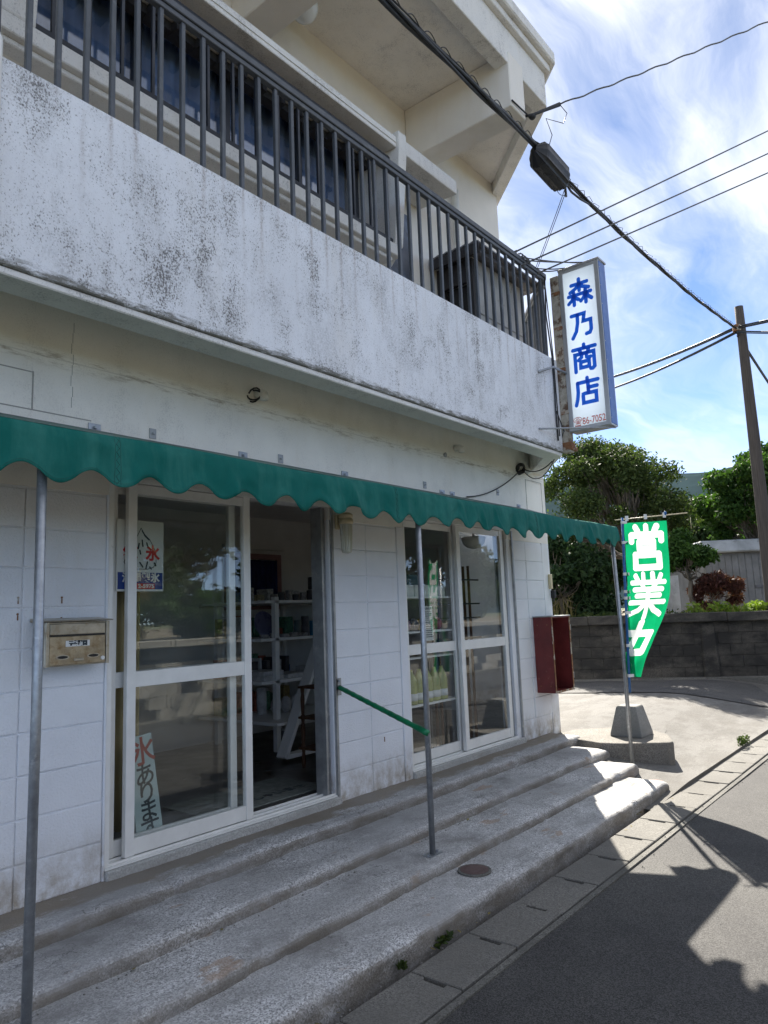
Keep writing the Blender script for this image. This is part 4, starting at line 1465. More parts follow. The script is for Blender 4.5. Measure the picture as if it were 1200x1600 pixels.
for j in range(8):
    x = 6.02 + 0.06 * (j % 3)
    a = random.uniform(0, 6)
    m.tube([(x + 0.04 * math.sin(t * 2 + a), -0.6 + 0.045 * math.cos(t + a), 4.655 + 0.03 * math.sin(t + a)) for t in [i * 0.6 for i in range(11)]], 0.004, 5)
m.build('stay_wire', M['cable_grey'], sg, smooth=True)

# ------------------------------------------------------------------ banner flag
fl = thing('banner_flag', 'green banner with white writing on a blue pole tied to the corner awning post', 'flag', (6.95, -1.0, 0.6))
FP0, FP1 = Vector((6.875, -1.0, 0.60)), Vector((7.04, -1.0, 2.15))
FR = Vector((0.627, -0.779, 0)).normalized()
FN = Vector((-0.779, -0.627, 0)).normalized()           # towards the viewer
m = MB()
m.tube([FP0 - (FP1 - FP0) * 0.08, FP1], 0.0125, 12)
m.build('pole', M['blue_pole'], fl, smooth=True)
m = MB()
bar0 = FP1 + Vector((0, 0, -0.02)) - FR * 0.07
m.tube([bar0, bar0 + FR * 0.72 + Vector((0, 0, 0.045))], 0.0055, 8)
m.tube([bar0 + FR * 0.745 + Vector((0, 0, 0.0)), bar0 + FR * 0.745 + Vector((0, 0, -0.11))], 0.003, 6)
m.build('cross_bar', M['cream_plastic'], fl, smooth=True)
FW, FH = 0.42, 1.56


def flag_pt(u, v, lift=0.0):
    """u across, v down the cloth (0 at the bar); lower part is blown back round the pole"""
    base = FP1 + (FP0 - FP1) * (0.035 + v * 0.955)
    sh = 0.345 * smooth((v - 0.42) / 0.66) ** 1.1
    s = u * FW - sh
    wave = 0.022 * math.sin(u * 7.5 + v * 5.0) * (0.25 + v) + 0.012 * math.sin(u * 17 - v * 9) * (0.3 + v) + 0.014 * mnoise.noise((u * 4, v * 9, 2))
    if s >= 0:
        x, d = 0.018 + s, wave
    else:
        k = -s
        x = 0.018 + 0.30 * k * abs(math.sin(k * 26)) ** 0.5
        d = wave * 0.5 - k * 0.55 - 0.01
    q = base + FR * x + FN * (d + lift)
    q.z += 0.01 * u * (1 - v)
    return q


NU, NV = 190, 560
m = MB()
m.grid(lambda u, v: tuple(flag_pt(u, v)), NU, NV)
cloth = m.build('cloth', M['flag'], fl, smooth=True, recalc=False)
cloth.data.materials.append(M['flag_white'])
# the white characters are dyed into the cloth: faces inside the pen strokes
uu, vv = np.meshgrid((np.arange(NU) + 0.5) / NU, (np.arange(NV) + 0.5) / NV)
ink = np.zeros(uu.shape, bool)
for i, ch in enumerate('営業中'):
    gx = (uu - 0.08) / 0.84
    gy = 1 - (vv - (0.03 + 0.315 * i)) / 0.285
    wv = 0.078 if ch != '業' else 0.058
    for path in GLY[ch]:
        for (ax_, ay_), (bx_, by_) in zip(path[:-1], path[1:]):
            L2 = (bx_ - ax_) ** 2 + (by_ - ay_) ** 2
            t_ = np.clip(((gx - ax_) * (bx_ - ax_) + (gy - ay_) * (by_ - ay_)) / L2, 0, 1)
            ink |= (gx - ax_ - t_ * (bx_ - ax_)) ** 2 + (gy - ay_ - t_ * (by_ - ay_)) ** 2 < wv ** 2
cloth.data.polygons.foreach_set('material_index', ink.ravel().astype(np.int32))
m = MB()
for t in (0.03, 0.16, 0.36, 0.47, 0.51, 0.60, 0.80, 0.98):
    p = FP1 + (FP0 - FP1) * t
    m.lathe((p.x, p.y, p.z - 0.014), [(0.0155, 0), (0.0155, 0.028)], 10)
    m.obox(p + FR * 0.01 + FN * 0.004, p + FR * 0.045 + FN * 0.004, 0.004, 0.028)
for u in (0.06, 0.5, 0.95):
    p = bar0 + FR * (0.09 + FW * u)
    m.obox(p + Vector((0, 0, 0.012 + 0.022 * u)) - FR * 0.014, p + Vector((0, 0, 0.012 + 0.022 * u)) + FR * 0.014, 0.014, 0.05)
m.build('pole_loop', M['white_plastic'], fl)
m = MB()
p = bar0 + FR * 0.50
m.sphere((p.x, p.y, p.z + 0.05), 0.016, 8, 6, 1.4)
m.build('bar_clip', M['blue_pole'], fl)

# ------------------------------------------------------------------ maroon box on the corner
mx = thing('maroon_box', 'open fronted maroon steel box hung on the wall corner by the window', 'box', (7.1, -0.1, 0.85))
bx0, bx1, by0, by1, bz0, bz1 = 6.93, 7.36, -0.21, -0.004, 0.43, 1.20
m = MB()
t = 0.012
m.box(bx0, bx0 + t, by0, by1, bz0, bz1)
m.box(bx1 - t, bx1, by0, by1, bz0, bz1)
m.box(bx0 + t, bx1 - t, by0, by1, bz0, bz0 + t)
m.box(bx0 + t, bx1 - t, by0, by1, bz1 - t, bz1)
m.box(bx0 + t, bx1 - t, by1 - 0.008, by1, bz0 + t, bz1 - t)
m.build('case', M['maroon'], mx, bevel=0.002)
m = MB()
m.box(bx0 - 0.01, bx1 + 0.01, by0 - 0.012, by1, bz1 + 0.0005, bz1 + 0.012)
m.build('top_cover', M['alu_dark'], mx, bevel=0.002)
m = MB()
m.box(bx0 - 0.003, bx0 + 0.02, by0 - 0.006, by0 - 0.0005, bz0, bz1)
m.box(bx1 - 0.02, bx1 + 0.003, by0 - 0.006, by0 - 0.0005, bz0, bz1)
m.box(bx0 + 0.0205, bx1 - 0.0205, by0 - 0.006, by0 - 0.0005, bz0, bz0 + 0.02)
m.build('rim_lip', M['rust'], mx)
for z in (0.55, 1.05):
    m = MB()
    m.tube([(bx1 + 0.006, by0 - 0.004, z), (bx1 + 0.006, by0 - 0.004, z + 0.06)], 0.006, 8)
    m.build('hinge', M['alu_dark'], mx)
m = MB()
for y in (-0.05, -0.16):
    for z in (0.5, 1.12):
        m.lathe((0, 0, 0), [(0.007, 0), (0.006, 0.003), (0.002, 0.004)], 8)
        m.v[-24:] = [(bx0 - q[2], y + q[0], z + q[1]) for q in m.v[-24:]]
m.build('rivet', M['rust'], mx)
dv = thing('door_phone', 'small yellowed box with a black fitting on the corner of the wall', 'door phone', (7.35, -0.02, 1.55))
m = MB()
m.box(7.345, 7.39, -0.035, -0.003, 1.50, 1.66)
m.build('case', M['cream_plastic'], dv, bevel=0.004)
m = MB()
m.box(7.385, 7.425, -0.05, -0.004, 1.40, 1.485)
m.tube([(7.40, -0.03, 1.405), (7.405, -0.03, 1.36)], 0.008, 6)
m.build('fitting', M['black'], dv, bevel=0.003)

# ------------------------------------------------------------------ balcony hut
ht = thing('balcony_hut', 'small grey boarded hut with dark roof on the balcony behind the railing', 'hut', (6.2, -0.1, 3.14))
m = MB()
m.box(5.62, 6.62, -0.30, -0.27, 3.14, 4.62)
m.box(6.59, 6.62, -0.27, 0.09, 3.14, 4.62)
m.build('wall', M['hut_board'], ht)
m = MB()
for x in (5.95, 6.28):
    m.box(x, x + 0.012, -0.308, -0.301, 3.14, 4.62)
m.box(5.62, 6.62, -0.308, -0.3005, 4.08, 4.092)
m.build('batten', plain('board joint', (0.27, 0.27, 0.26), 0.8), ht)
m = MB()
m.box(5.60, 5.66, -0.31, -0.25, 3.14, 4.6)
m.box(5.60, 5.66, 0.03, 0.09, 3.14, 4.6)
m.box(5.60, 5.64, -0.25, 0.03, 4.38, 4.6)
m.build('door_frame', M['hut_dark'], ht)
m = MB()
m.box(5.66, 5.69, -0.24, 0.02, 3.14, 4.38)
m.build('door', M['black'], ht)
m = MB()
for i in range(11):
    y0 = -0.46 + 0.05 * i
    m.prism_x([(y0, 4.66 + (0.012 if i % 2 else 0.0)), (y0 + 0.05, 4.66 + (0.0 if i % 2 else 0.012)), (y0 + 0.05, 4.675 + (0.0 if i % 2 else 0.012)), (y0, 4.675 + (0.012 if i % 2 else 0.0))], 5.48, 6.85)
m.box(5.50, 6.80, -0.40, -0.36, 4.625, 4.659)
m.build('roof', M['hut_roof'], ht)
m = MB()
m.box(5.475, 5.50, -0.46, 0.085, 4.56, 4.655)
m.build('barge_board', M['hut_dark'], ht)

# small pulled anchor holes with rust on the painted wall
for k, (x, z, lab) in enumerate(((1.86, 1.44, 'upper right rust hole above the letter box'), (1.86, 1.335, 'lower right rust hole just above the letter box'),
                                 (1.64, 1.44, 'upper left rust hole beside the letter box'), (1.64, 1.36, 'lower left rust hole beside the letter box'),
                                 (4.42, 0.36, 'small rust streak low on the pillar between door and window'))):
    m = MB()
    m.lathe((0, 0, 0), [(0.006, 0), (0.005, 0.003), (0.002, 0.004)], 8)
    m.v = [(x + a, -0.0005 - c, z + b) for a, b, c in m.v]
    m.box(x - 0.0025, x + 0.0025, -0.0042, 0.002, z - 0.03, z - 0.006)
    tag(m.build('wall_anchor', M['rust'], origin=(x, 0, z)), lab, 'anchor')
ORD = ['first', 'second', 'third', 'fourth', 'fifth', 'sixth', 'seventh', 'eighth', 'ninth', 'tenth']

# ------------------------------------------------------------------ things inside the shop
ps = thing('ice_poster', 'white ice poster with mountain drawing and red writing behind the door glass', 'poster', (2.35, 0.14, 1.68))
PX0, PX1, PZ0, PZ1, PY = 2.205, 2.51, 1.475, 1.885, 0.0705
m = MB()
m.box(PX0, PX1, PY, PY + 0.006, PZ0, PZ1)
m.build('sheet', M['poster'], ps, bevel=0.002)
m = MB()
m.box(PX0 + 0.008, PX1 - 0.008, PY - 0.0015, PY + 0.001, PZ0 + 0.012, PZ0 + 0.108)
m.build('blue_panel', M['navy'], ps)
m = MB()
m.box(PX0 + 0.06, PX1 - 0.062, PY - 0.0028, PY - 0.0018, PZ0 + 0.014, PZ0 + 0.045)
m.build('red_panel', M['red'], ps)
text_obj('poster_company', '浅間製氷', M['poster'], ps, (PX0 + 0.155, PY - 0.0030, PZ0 + 0.075), (1, 0, 0), (0, 0, 1), 0.058, 0.002, 0.001, width=0.245)
text_obj('poster_phone', '2-5975', M['poster'], ps, (PX1 - 0.118, PY - 0.004, PZ0 + 0.029), (1, 0, 0), (0, 0, 1), 0.030, 0.0012, 0.001, width=0.105)
for ch, xc in (('純', PX0 + 0.085), ('氷', PX1 - 0.075)):
    text_obj('poster_character', ch, M['red'], ps, (xc, PY - 0.0012, PZ0 + 0.215), (1, 0, 0), (0, 0, 1), 0.092, 0.0035, 0.001)
m = MB()
mt = [[(.53, 1.0), (.42, .78), (.36, .6)], [(.53, 1.0), (.62, .86), (.76, .74), (.88, .54), (.93, .4)], [(.45, .05), (.70, .05), (.86, .1), (.93, .2), (.93, .28)],
      [(.2, .05), (.45, .05)], [(.36, .6), (.2, .4), (.1, .2), (.2, .05)]]
P_ = lambda u, v, l: (PX0 + 0.02 + u * 0.25, PY - 0.0008 - l, PZ0 + 0.115 + v * 0.25)
strokes(m, mt, P_, 0.016)
strokes(m, [[(.56, .94), (.64, .82), (.74, .74)], [(.56, .72), (.58, .58)], [(.68, .66), (.71, .58)], [(.48, .64), (.46, .52)], [(.5, .48), (.52, .40)],
            [(.70, .22), (.66, .06)], [(.50, .20), (.58, .10)], [(.76, .1), (.80, .06)], [(.88, .2), (.92, .14)]], P_, 0.036)
m.build('mountain_drawing', M['ink'], ps, recalc=False)
tg = MB()
tg.box(2.13, 2.215, 0.18, 0.184, 1.90, 2.0)
tag(tg.build('price_card', plain('orange card', (0.30, 0.10, 0.03), 0.6), origin=(2.17, 0.18, 1.95)), 'small orange and brown card with numbers hanging above the ice poster', 'card')
text_obj('card_number', '123', plain('card gold', (0.6, 0.4, 0.1), 0.5), bpy.data.objects['price_card'], (2.172, 0.1785, 1.945), (1, 0, 0), (0, 0, 1), 0.05, 0.001, 0.001)

ib = thing('ice_board', 'pale leaning sign board with red and black writing inside the door glass', 'sign', (2.42, 0.2, 0.055))
# leaning board
bo, bu = Vector((2.470, 0.128, 0.066)), Vector((-0.06, 0.022, 0.56)).normalized()
br = Vector((1, -0.0, 0.107)).normalized()
bn = br.cross(bu)
m = MB()
q = [bo + br * (sx * 0.085) + bu * h for sx, h in ((-1, 0), (1, 0), (0.86, 0.60), (-0.86, 0.60))]
m.add([v for v in q] + [v - bn * 0.01 * -1 for v in q], [(0, 1, 2, 3), (7, 6, 5, 4), (0, 4, 5, 1), (1, 5, 6, 2), (2, 6, 7, 3), (3, 7, 4, 0)])
m.v = [tuple(v) for v in m.v]
m.build('panel', M['board'], ib)
fr_ = -bn if bn.y > 0 else bn
if bn.y > 0:
    off = -bn * 0.002
else:
    off = bn * 0.002
off = (bn if bn.y < 0 else -bn) * 0.0112
text_obj('board_character', '氷', M['board_red'], ib, bo + bu * 0.50 + br * 0.004 + off, br, bu, 0.165, 0.0025, 0.001)
for i, ch in enumerate('あります'):
    text_obj('board_character', ch, M['ink'], ib, bo + bu * (0.372 - 0.098 * i) + br * 0.006 + off, br, bu, 0.132, 0.0018, 0.001)


def drape(x0, x1, y, z0, z1, n, amp, name, mat, label, cat, direction='x'):
    mm = MB()
    if direction == 'x':
        mm.grid(lambda u, v: (x0 + (x1 - x0) * u, y + amp * math.sin(u * n * 2 * PI) * (0.6 + 0.4 * (1 - v)), z0 + (z1 - z0) * v), n * 10, 4)
    else:
        mm.grid(lambda u, v: (y + amp * math.sin(u * n * 2 * PI), x0 + (x1 - x0) * u, z0 + (z1 - z0) * v), n * 10, 4)
    o = mm.build(name, mat, smooth=True, recalc=False, origin=((x0 + x1) / 2 if direction == 'x' else y, y if direction == 'x' else (x0 + x1) / 2, z0))
    solid(o, 0.003)
    return tag(o, label, cat)


drape(2.13, 2.52, 0.33, 0.12, 1.52, 7, 0.018, 'curtain', M['curtain_tan'], 'tan curtain hanging behind the ice poster and the leaning board', 'curtain')
m = MB()
for i in range(11):                                # vertical blind slats inside the side window
    p = C0 + CD * (0.5 + 0.1 * i) - SN * 0.20
    d = CD * 0.045 + SN * 0.02
    m.grid(lambda u, v: ((p - d + d * 2 * u).x, (p - d + d * 2 * u).y, 0.72 + 1.42 * v), 2, 2)
bl = m.build('vertical_blind', M['curtain_tan'], recalc=False, origin=(7.9, 0.6, 0.72))
solid(bl, 0.003)
tag(bl, 'tan vertical blind seen through the right pane of the shop window', 'blind')
m = MB()
m.box(2.12, 2.22, 0.40, 0.75, 0.05, 0.55)
tag(m.build('wooden_crate', M['brown_wood'], origin=(2.17, 0.55, 0.05)), 'brown wooden box on the floor behind the left strip of door glass', 'box')

# glass fronted cabinet deep inside
cb = thing('display_cabinet', 'dim cabinet with pale frame at the back of the shop behind the door glass', 'cabinet', (2.9, 2.4, 0.05))
m = MB()
m.box(2.65, 3.25, 2.25, 2.69, 0.05, 1.75)
m.build('case', M['dark_goods'], cb)
m = MB()
for x in (2.65, 3.20):
    m.box(x, x + 0.05, 2.235, 2.249, 0.05, 1.75)
m.box(2.70, 3.20, 2.235, 2.249, 1.45, 1.49)
m.box(2.70, 3.20, 2.235, 2.249, 1.70, 1.75)
m.build('frame', M['shelf'], cb)

# back window with navy curtain
bw = thing('back_window', 'pink framed window with navy curtain in the back wall of the shop', 'window', (5.5, 2.69, 1.75))
m = MB()
m.box(5.10, 5.86, 2.66, 2.699, 1.97, 2.03)
m.box(5.80, 5.86, 2.66, 2.699, 1.44, 1.97)
m.box(5.05, 5.11, 2.66, 2.699, 1.44, 1.97)
m.box(5.05, 5.86, 2.66, 2.699, 1.40, 1.44)
m.build('frame', M['pink_frame'], bw)
m = MB()
m.box(5.02, 5.92, 2.64, 2.699, 2.08, 2.12)
m.build('head_rail', M['int_wall'], bw)
m = MB()
m.grid(lambda u, v: (5.12 + 0.67 * u, 2.66 + 0.014 * math.sin(u * 60), 1.46 + 0.50 * v), 100, 3)
solid(m.build('curtain', M['curtain_navy'], bw, smooth=True, recalc=False), 0.003)

# white shelf unit seen through the open door
su = thing('shelf_unit', 'white shelf unit with goods seen through the open shop door', 'shelf', (4.8, 1.6, 0.05))
for x, y in ((4.80, 1.62), (5.72, 1.62), (4.80, 2.5), (5.72, 2.5)):
    m = MB()
    m.box(x, x + 0.05, y, y + 0.05, 0.05, 1.50)
    m.build('upright', M['shelf'], su)
SHZ = (0.32, 0.68, 1.08, 1.44)
for z in SHZ:
    m = MB()
    e = 0.06 if z > 1.4 else 0.0
    m.box(4.62 + e, 5.9, 1.42 + 0.2 * (z > 0.5), 2.60, z, z + 0.028)
    m.build('shelf_board', M['shelf'], su, bevel=0.002)
m = MB()
m.box(5.77, 5.80, 1.68, 2.6, 0.35, 1.43)
m.build('side_board', M['shelf'], su)
random.seed(21)


def tin(x, y, z, r, h, mat, name, label, cat, grp=None):
    mm = MB()
    mm.lathe((x, y, z), [(r * 0.96, 0), (r, 0.004), (r, h - 0.006), (r * 0.96, h - 0.002), (r * 0.9, h)], 16)
    return tag(mm.build(name, mat, smooth=False, origin=(x, y, z)), label, cat, grp)


def carton(x, y, z, w, d, h, mat, name, label, cat, grp=None):
    mm = MB()
    mm.box(x, x + w, y, y + d, z, z + h)
    return tag(mm.build(name, mat, bevel=0.004, origin=(x + w / 2, y + d / 2, z)), label, cat, grp)


zt = SHZ[3] + 0.028
carton(5.55, 1.72, zt, 0.16, 0.2, 0.12, M['mid_goods'], 'packet', 'lower of the two printed packets stacked beside the red box', 'packet')
carton(5.55, 1.72, zt + 0.121, 0.16, 0.2, 0.13, M['dark_goods'], 'packet', 'dark packet on top of the printed packet beside the red box', 'packet')
rb = thing('red_box', 'red box with a round pale label on the top shelf', 'box', (5.85, 1.75, zt))
m = MB()
m.box(5.74, 5.90, 1.70, 1.85, zt, zt + 0.23)
m.build('case', M['red_goods'], rb, bevel=0.004)
m = MB()
m.prism([(0.04 * math.cos(2 * PI * i / 20), 0.045 * math.sin(2 * PI * i / 20)) for i in range(20)], 0, 0.002)
m.v = [(5.82 + x, 1.699 - z, zt + 0.12 + y) for x, y, z in m.v]
m.build('round_label', M['cloth_goods'], rb)
for i in range(6):
    tin(4.86 + 0.10 * i, 1.70, zt, 0.035, 0.06 + 0.02 * (i % 3), M['dark_goods'] if i % 2 else M['mid_goods'], 'jar', ORD[i] + ' small dark jar from the left on the top shelf', 'jar', 'jars on the top shelf')
zz3 = SHZ[2] + 0.028
pt = MB()
pt.v = []
pt.lathe((0, 0, 0), [(0.13, 0), (0.135, 0.006), (0.10, 0.012), (0.02, 0.013)], 24)
pt.v = [(5.0 + x, 2.0 - z * 0.96 + y * 0.25, zz3 + 0.135 + y * 0.97) for x, y, z in pt.v]
tag(pt.build('plate', plain('blue grey plate', (0.10, 0.10, 0.18), 0.3), smooth=False, origin=(5.0, 2.0, zz3)), 'round blue grey plate standing upright on the second shelf', 'plate')
for i, (x, h) in enumerate(((5.20, 0.16), (5.30, 0.2), (5.42, 0.15), (5.52, 0.17))):
    tin(x, 1.72, zz3, 0.04, h, glass_mat('clear jar glass', (0.6, 0.7, 0.75)) if i == 0 else (M['teal'] if i == 2 else M['dark_goods']), 'glass_jar',
        ['clear glass jar on the second shelf beside the plate', 'tall dark jar on the second shelf', 'blue green jar on the second shelf', 'dark jar on the second shelf nearest the leaning tray'][i], 'jar')
for i in range(5):
    tin(4.72 + 0.13 * i, 1.69, zz3, 0.045, 0.035 + 0.01 * (i % 2), M['mid_goods'], 'bowl', ORD[i] + ' low bowl from the left in the front row of the second shelf', 'bowl', 'bowls on the second shelf')
m = MB()
m.obox((5.72, 1.69, zz3), (5.84, 1.75, zz3 + 0.30), 0.22, 0.012, up=(1, 0, 0))
tag(m.build('black_tray', M['black'], origin=(5.76, 1.7, zz3)), 'black tray leaning at the end of the second shelf', 'tray')
zz2 = SHZ[1] + 0.028
for i, (x, w, n) in enumerate(((4.68, 0.26, 2), (5.0, 0.3, 1), (5.36, 0.3, 2))):
    for k in range(n):
        carton(x, 1.66, zz2 + 0.046 * k, w, 0.28, 0.044, M['cloth_goods'], 'folded_cloth',
               [['lower folded cloth at the left end of the third shelf', 'upper folded cloth at the left end of the third shelf'], ['single folded cloth in the middle of the third shelf'],
                ['lower folded cloth at the right end of the third shelf', 'upper folded cloth at the right end of the third shelf']][i][k], 'cloth')
for i in range(8):
    carton(4.75 + 0.09 * i, 2.1, zz2, 0.03 + 0.02 * (i % 3), 0.15, 0.16 + 0.03 * (i % 2), M['dark_goods'] if i % 3 else M['cloth_goods'], 'book', ORD[i] + ' spine from the left at the back of the third shelf', 'book', 'spines at the back of the third shelf')
zz1 = SHZ[0] + 0.028
for i in range(3):
    mm = MB()
    mm.sphere((5.05 + 0.13 * i, 1.9, zz1 + 0.085), 0.055, 12, 8, 1.5)
    tag(mm.build('white_bundle', M['cloth_goods'], smooth=True, origin=(5.05 + 0.13 * i, 1.9, zz1)), ORD[i] + ' white wrapped bundle from the left on the lowest shelf', 'bundle', 'white bundles on the lowest shelf')
tin(5.02, 2.08, zz1, 0.05, 0.26, M['cloth_goods'], 'white_tub', 'pale tub behind the white bundles on the lowest shelf', 'tub', None)

random.seed(77)
PAL = [(0.35, 0.10, 0.06), (0.06, 0.12, 0.30), (0.45, 0.40, 0.25), (0.10, 0.25, 0.16), (0.55, 0.55, 0.52), (0.30, 0.24, 0.10)]
GM = [plain('goods print %d' % i, c, 0.45, var=0.5, vs=35) for i, c in enumerate(PAL)]
GN_ = ['red brown', 'blue', 'straw coloured', 'green', 'white', 'olive']
for si, (z, nm) in enumerate(((SHZ[3] + 0.028, 'top'), (SHZ[2] + 0.028, 'second'), (SHZ[1] + 0.028, 'third'), (SHZ[0] + 0.028, 'lowest'))):
    x = 4.70 + 0.16 * (si == 0)
    for i in range(7):
        w, h = random.uniform(0.06, 0.13), random.uniform(0.08, 0.24 if si else 0.16)
        ci = random.randrange(6)
        carton(x, 2.28, z, w, random.uniform(0.1, 0.2), h, GM[ci], 'goods_box', ORD[i] + ' box from the left at the back of the ' + nm + ' shelf, ' + GN_[ci], 'box', 'boxes at the back of the shelves')
        x += w + random.uniform(0.01, 0.06)

# leaning white A frame, turned stand with a blue bottle, door mat
af = thing('white_easel', 'white leaning frame standing before the shelf inside the open door', 'easel', (4.6, 1.2, 0.05))
m = MB()
m.obox((4.47, 1.20, 0.09), (5.05, 1.18, 1.27), 0.035, 0.12, up=(0, 1, 0))
m.obox((4.50, 1.19, 0.10), (5.25, 1.10, 0.13), 0.035, 0.10, up=(0, 1, 0))
m.build('frame', M['shelf'], af, bevel=0.003)
m = MB()
m.box(4.95, 5.3, 1.13, 1.15, 0.30, 0.75)
m.build('vented_panel', M['shelf'], af)
m = MB()
for i in range(7):
    m.box(5.0 + 0.03 * i, 5.012 + 0.03 * i, 1.126, 1.1295, 0.5, 0.7)
m.build('vent_slot', M['black'], af)
std = thing('plant_stand', 'dark brown turned wood stand with shelves inside the open door', 'stand', (4.48, 0.68, 0.05))
for x, y in ((4.42, 0.62), (4.68, 0.62), (4.42, 0.88), (4.68, 0.88)):
    m = MB()
    m.lathe((x, y, 0.052), [(0.014, 0), (0.02, 0.05), (0.013, 0.12), (0.02, 0.19), (0.014, 0.2), (0.019, 0.32), (0.013, 0.37), (0.02, 0.42), (0.014, 0.43), (0.018, 0.56), (0.013, 0.60), (0.02, 0.66)], 10)
    m.build('leg', M['brown_wood'], std, smooth=True)
for z in (0.20, 0.45, 0.70):
    m = MB()
    m.box(4.39, 4.71, 0.59, 0.91, z, z + 0.018)
    m.build('tier', M['brown_wood'], std, bevel=0.003)
bt = thing('blue_bottle', 'blue plastic bottle standing on the brown turned stand', 'bottle', (4.56, 0.66, 0.72))
m = MB()
m.lathe((4.56, 0.66, 0.719), [(0.05, 0), (0.055, 0.01), (0.055, 0.13), (0.04, 0.165), (0.018, 0.18)], 16)
m.build('body', M['teal'], bt, smooth=True)
m = MB()
m.lathe((4.56, 0.66, 0.8995), [(0.016, 0), (0.016, 0.03), (0.01, 0.032), (0.01, 0.06)], 10)
m.build('cap', M['white_plastic'], bt)
dm = thing('door_mat', 'grey door mat with dark writing on the floor inside the open door', 'mat', (3.6, 0.55, 0.05))
m = MB()
m.box(3.0, 4.05, 0.24, 0.80, 0.0505, 0.060)
m.build('pile', M['mat'], dm, bevel=0.003)
text_obj('mat_lettering', 'いらっしゃいませ', M['ink'], dm, (3.55, 0.40, 0.0605), (1, 0, 0), (0, 1, 0), 0.10, 0.003, 0.001)

# behind the shop window: low shelf with yellow bottles, goods, notice, ceiling lamp, rack
wsd = thing('window_shelf', 'white wire shelf with goods behind the left pane of the shop window', 'shelf', (5.2, 0.4, 0.05))
for z in (0.50, 0.90, 1.12, 1.42):
    m = MB()
    m.box(4.95, 5.70, 0.16, 0.48, z, z + 0.018)
    m.build('shelf_board', M['shelf'], wsd)
for x in (4.95, 5.68):
    for y in (0.16, 0.46):
        m = MB()
        m.box(x, x + 0.02, y, y + 0.02, 0.05, 1.5)
        m.build('upright', M['alu_dark'], wsd)
for i in range(5):
    x = 5.08 + 0.115 * i
    yb_ = thing('yellow_bottle', ORD[i] + ' yellow green bottle from the left in the pack behind the shop window', 'bottle', (x, 0.225, 0.518), 'yellow bottles behind the window')
    m = MB()
    m.lathe((x, 0.225, 0.519), [(0.05, 0), (0.054, 0.01), (0.054, 0.17), (0.048, 0.21), (0.02, 0.265), (0.018, 0.29)], 14)
    m.build('body', M['yellow'], yb_, smooth=True)
    m = MB()
    m.lathe((x, 0.225, 0.55), [(0.0545, 0), (0.0545, 0.06)], 14)
    m.build('label_band', M['paper'], yb_, smooth=True)
for i in range(5):
    carton(5.02 + 0.12 * i, 0.18, 1.4385, 0.10, 0.2, 0.10, M['paper'], 'white_carton', ORD[i] + ' small white carton from the left on the top shelf behind the window', 'carton', 'white cartons behind the window')
carton(5.04, 0.18, 1.5395, 0.22, 0.2, 0.09, plain('dark teal box', (0.02, 0.07, 0.10), 0.4), 'teal_box', 'dark teal box lying on the white cartons behind the window', 'box')
random.seed(4)
for i in range(5):
    mm = MB()
    mm.sphere((5.06 + 0.12 * i, 0.25, 1.19), 0.055, 8, 6, 1.1)
    tag(mm.build('snack_bag', plain('snack bag print', random.choice([(0.35, 0.25, 0.04), (0.08, 0.06, 0.2), (0.2, 0.2, 0.22), (0.3, 0.05, 0.05)]), 0.35, var=0.4, vs=30), origin=(5.06 + 0.12 * i, 0.25, 1.14)),
        ORD[i] + ' crumpled snack bag from the left on the middle shelf behind the window', 'bag', 'snack bags behind the window')
for i in range(4):
    mm = MB()
    mm.sphere((5.07 + 0.14 * i, 0.25, 0.955), 0.05, 8, 6, 0.7)
    tag(mm.build('net_bag', M['dark_goods'], origin=(5.07 + 0.14 * i, 0.25, 0.92)), ORD[i] + ' dark net bag from the left on the shelf above the yellow bottles', 'bag', 'net bags behind the window')
nt_ = thing('window_notice', 'white printed notice taped inside the left window pane', 'notice', (5.23, 0.125, 1.2))
m = MB()
m.box(5.17, 5.30, 0.1085, 0.1100, 1.05, 1.35)
m.v = [(x, y + 0.014, z) for x, y, z in m.v]
m.build('sheet', M['paper'], nt_)
text_obj('notice_heading', 'お知らせ', M['ink'], nt_, (5.235, 0.1220, 1.325), (1, 0, 0), (0, 0, 1), 0.028, 0.001, 0.0004)
m = MB()
random.seed(12)
for i in range(13):
    z = 1.295 - 0.018 * i
    x = 5.18
    while x < 5.285:
        w = random.uniform(0.004, 0.012)
        m.box(x, min(x + w, 5.292), 0.1218, 0.1222, z, z + 0.009)
        x += w + random.uniform(0.002, 0.006)
m.build('notice_print', M['ink'], nt_)
cl = thing('ceiling_lamp', 'white bowl shaped ceiling lamp inside the shop window', 'lamp', (6.62, 0.6, 2.0))
m = MB()
prof = [(0.02, -0.12), (0.07, -0.105), (0.11, -0.07), (0.125, -0.02), (0.125, 0.0)]
m.lathe((6.42, 0.35, 2.05), prof, 20)
m.build('bowl', M['lamp_glass'], cl, smooth=True)
m = MB()
m.tube([(6.42, 0.35, 2.05), (6.42, 0.35, 2.449)], 0.012, 8)
m.build('stem', M['alu'], cl)
rk = thing('wooden_rack', 'dark rack with horizontal bars before the tan blind inside the window', 'rack', (6.2, 0.42, 0.05))
for x in (5.72, 6.3):
    for y in (0.36, 0.42):
        m = MB()
        m.box(x, x + 0.02, y, y + 0.02, 0.05, 1.75)
        m.build('upright', M['brown_wood'], rk)
for z in (1.02, 1.22, 1.36, 1.60):
    m = MB()
    m.box(5.68, 6.45, 0.335, 0.3595, z, z + 0.014)
    m.build('bar', M['dark_frame'], rk)

# ------------------------------------------------------------------ block walls


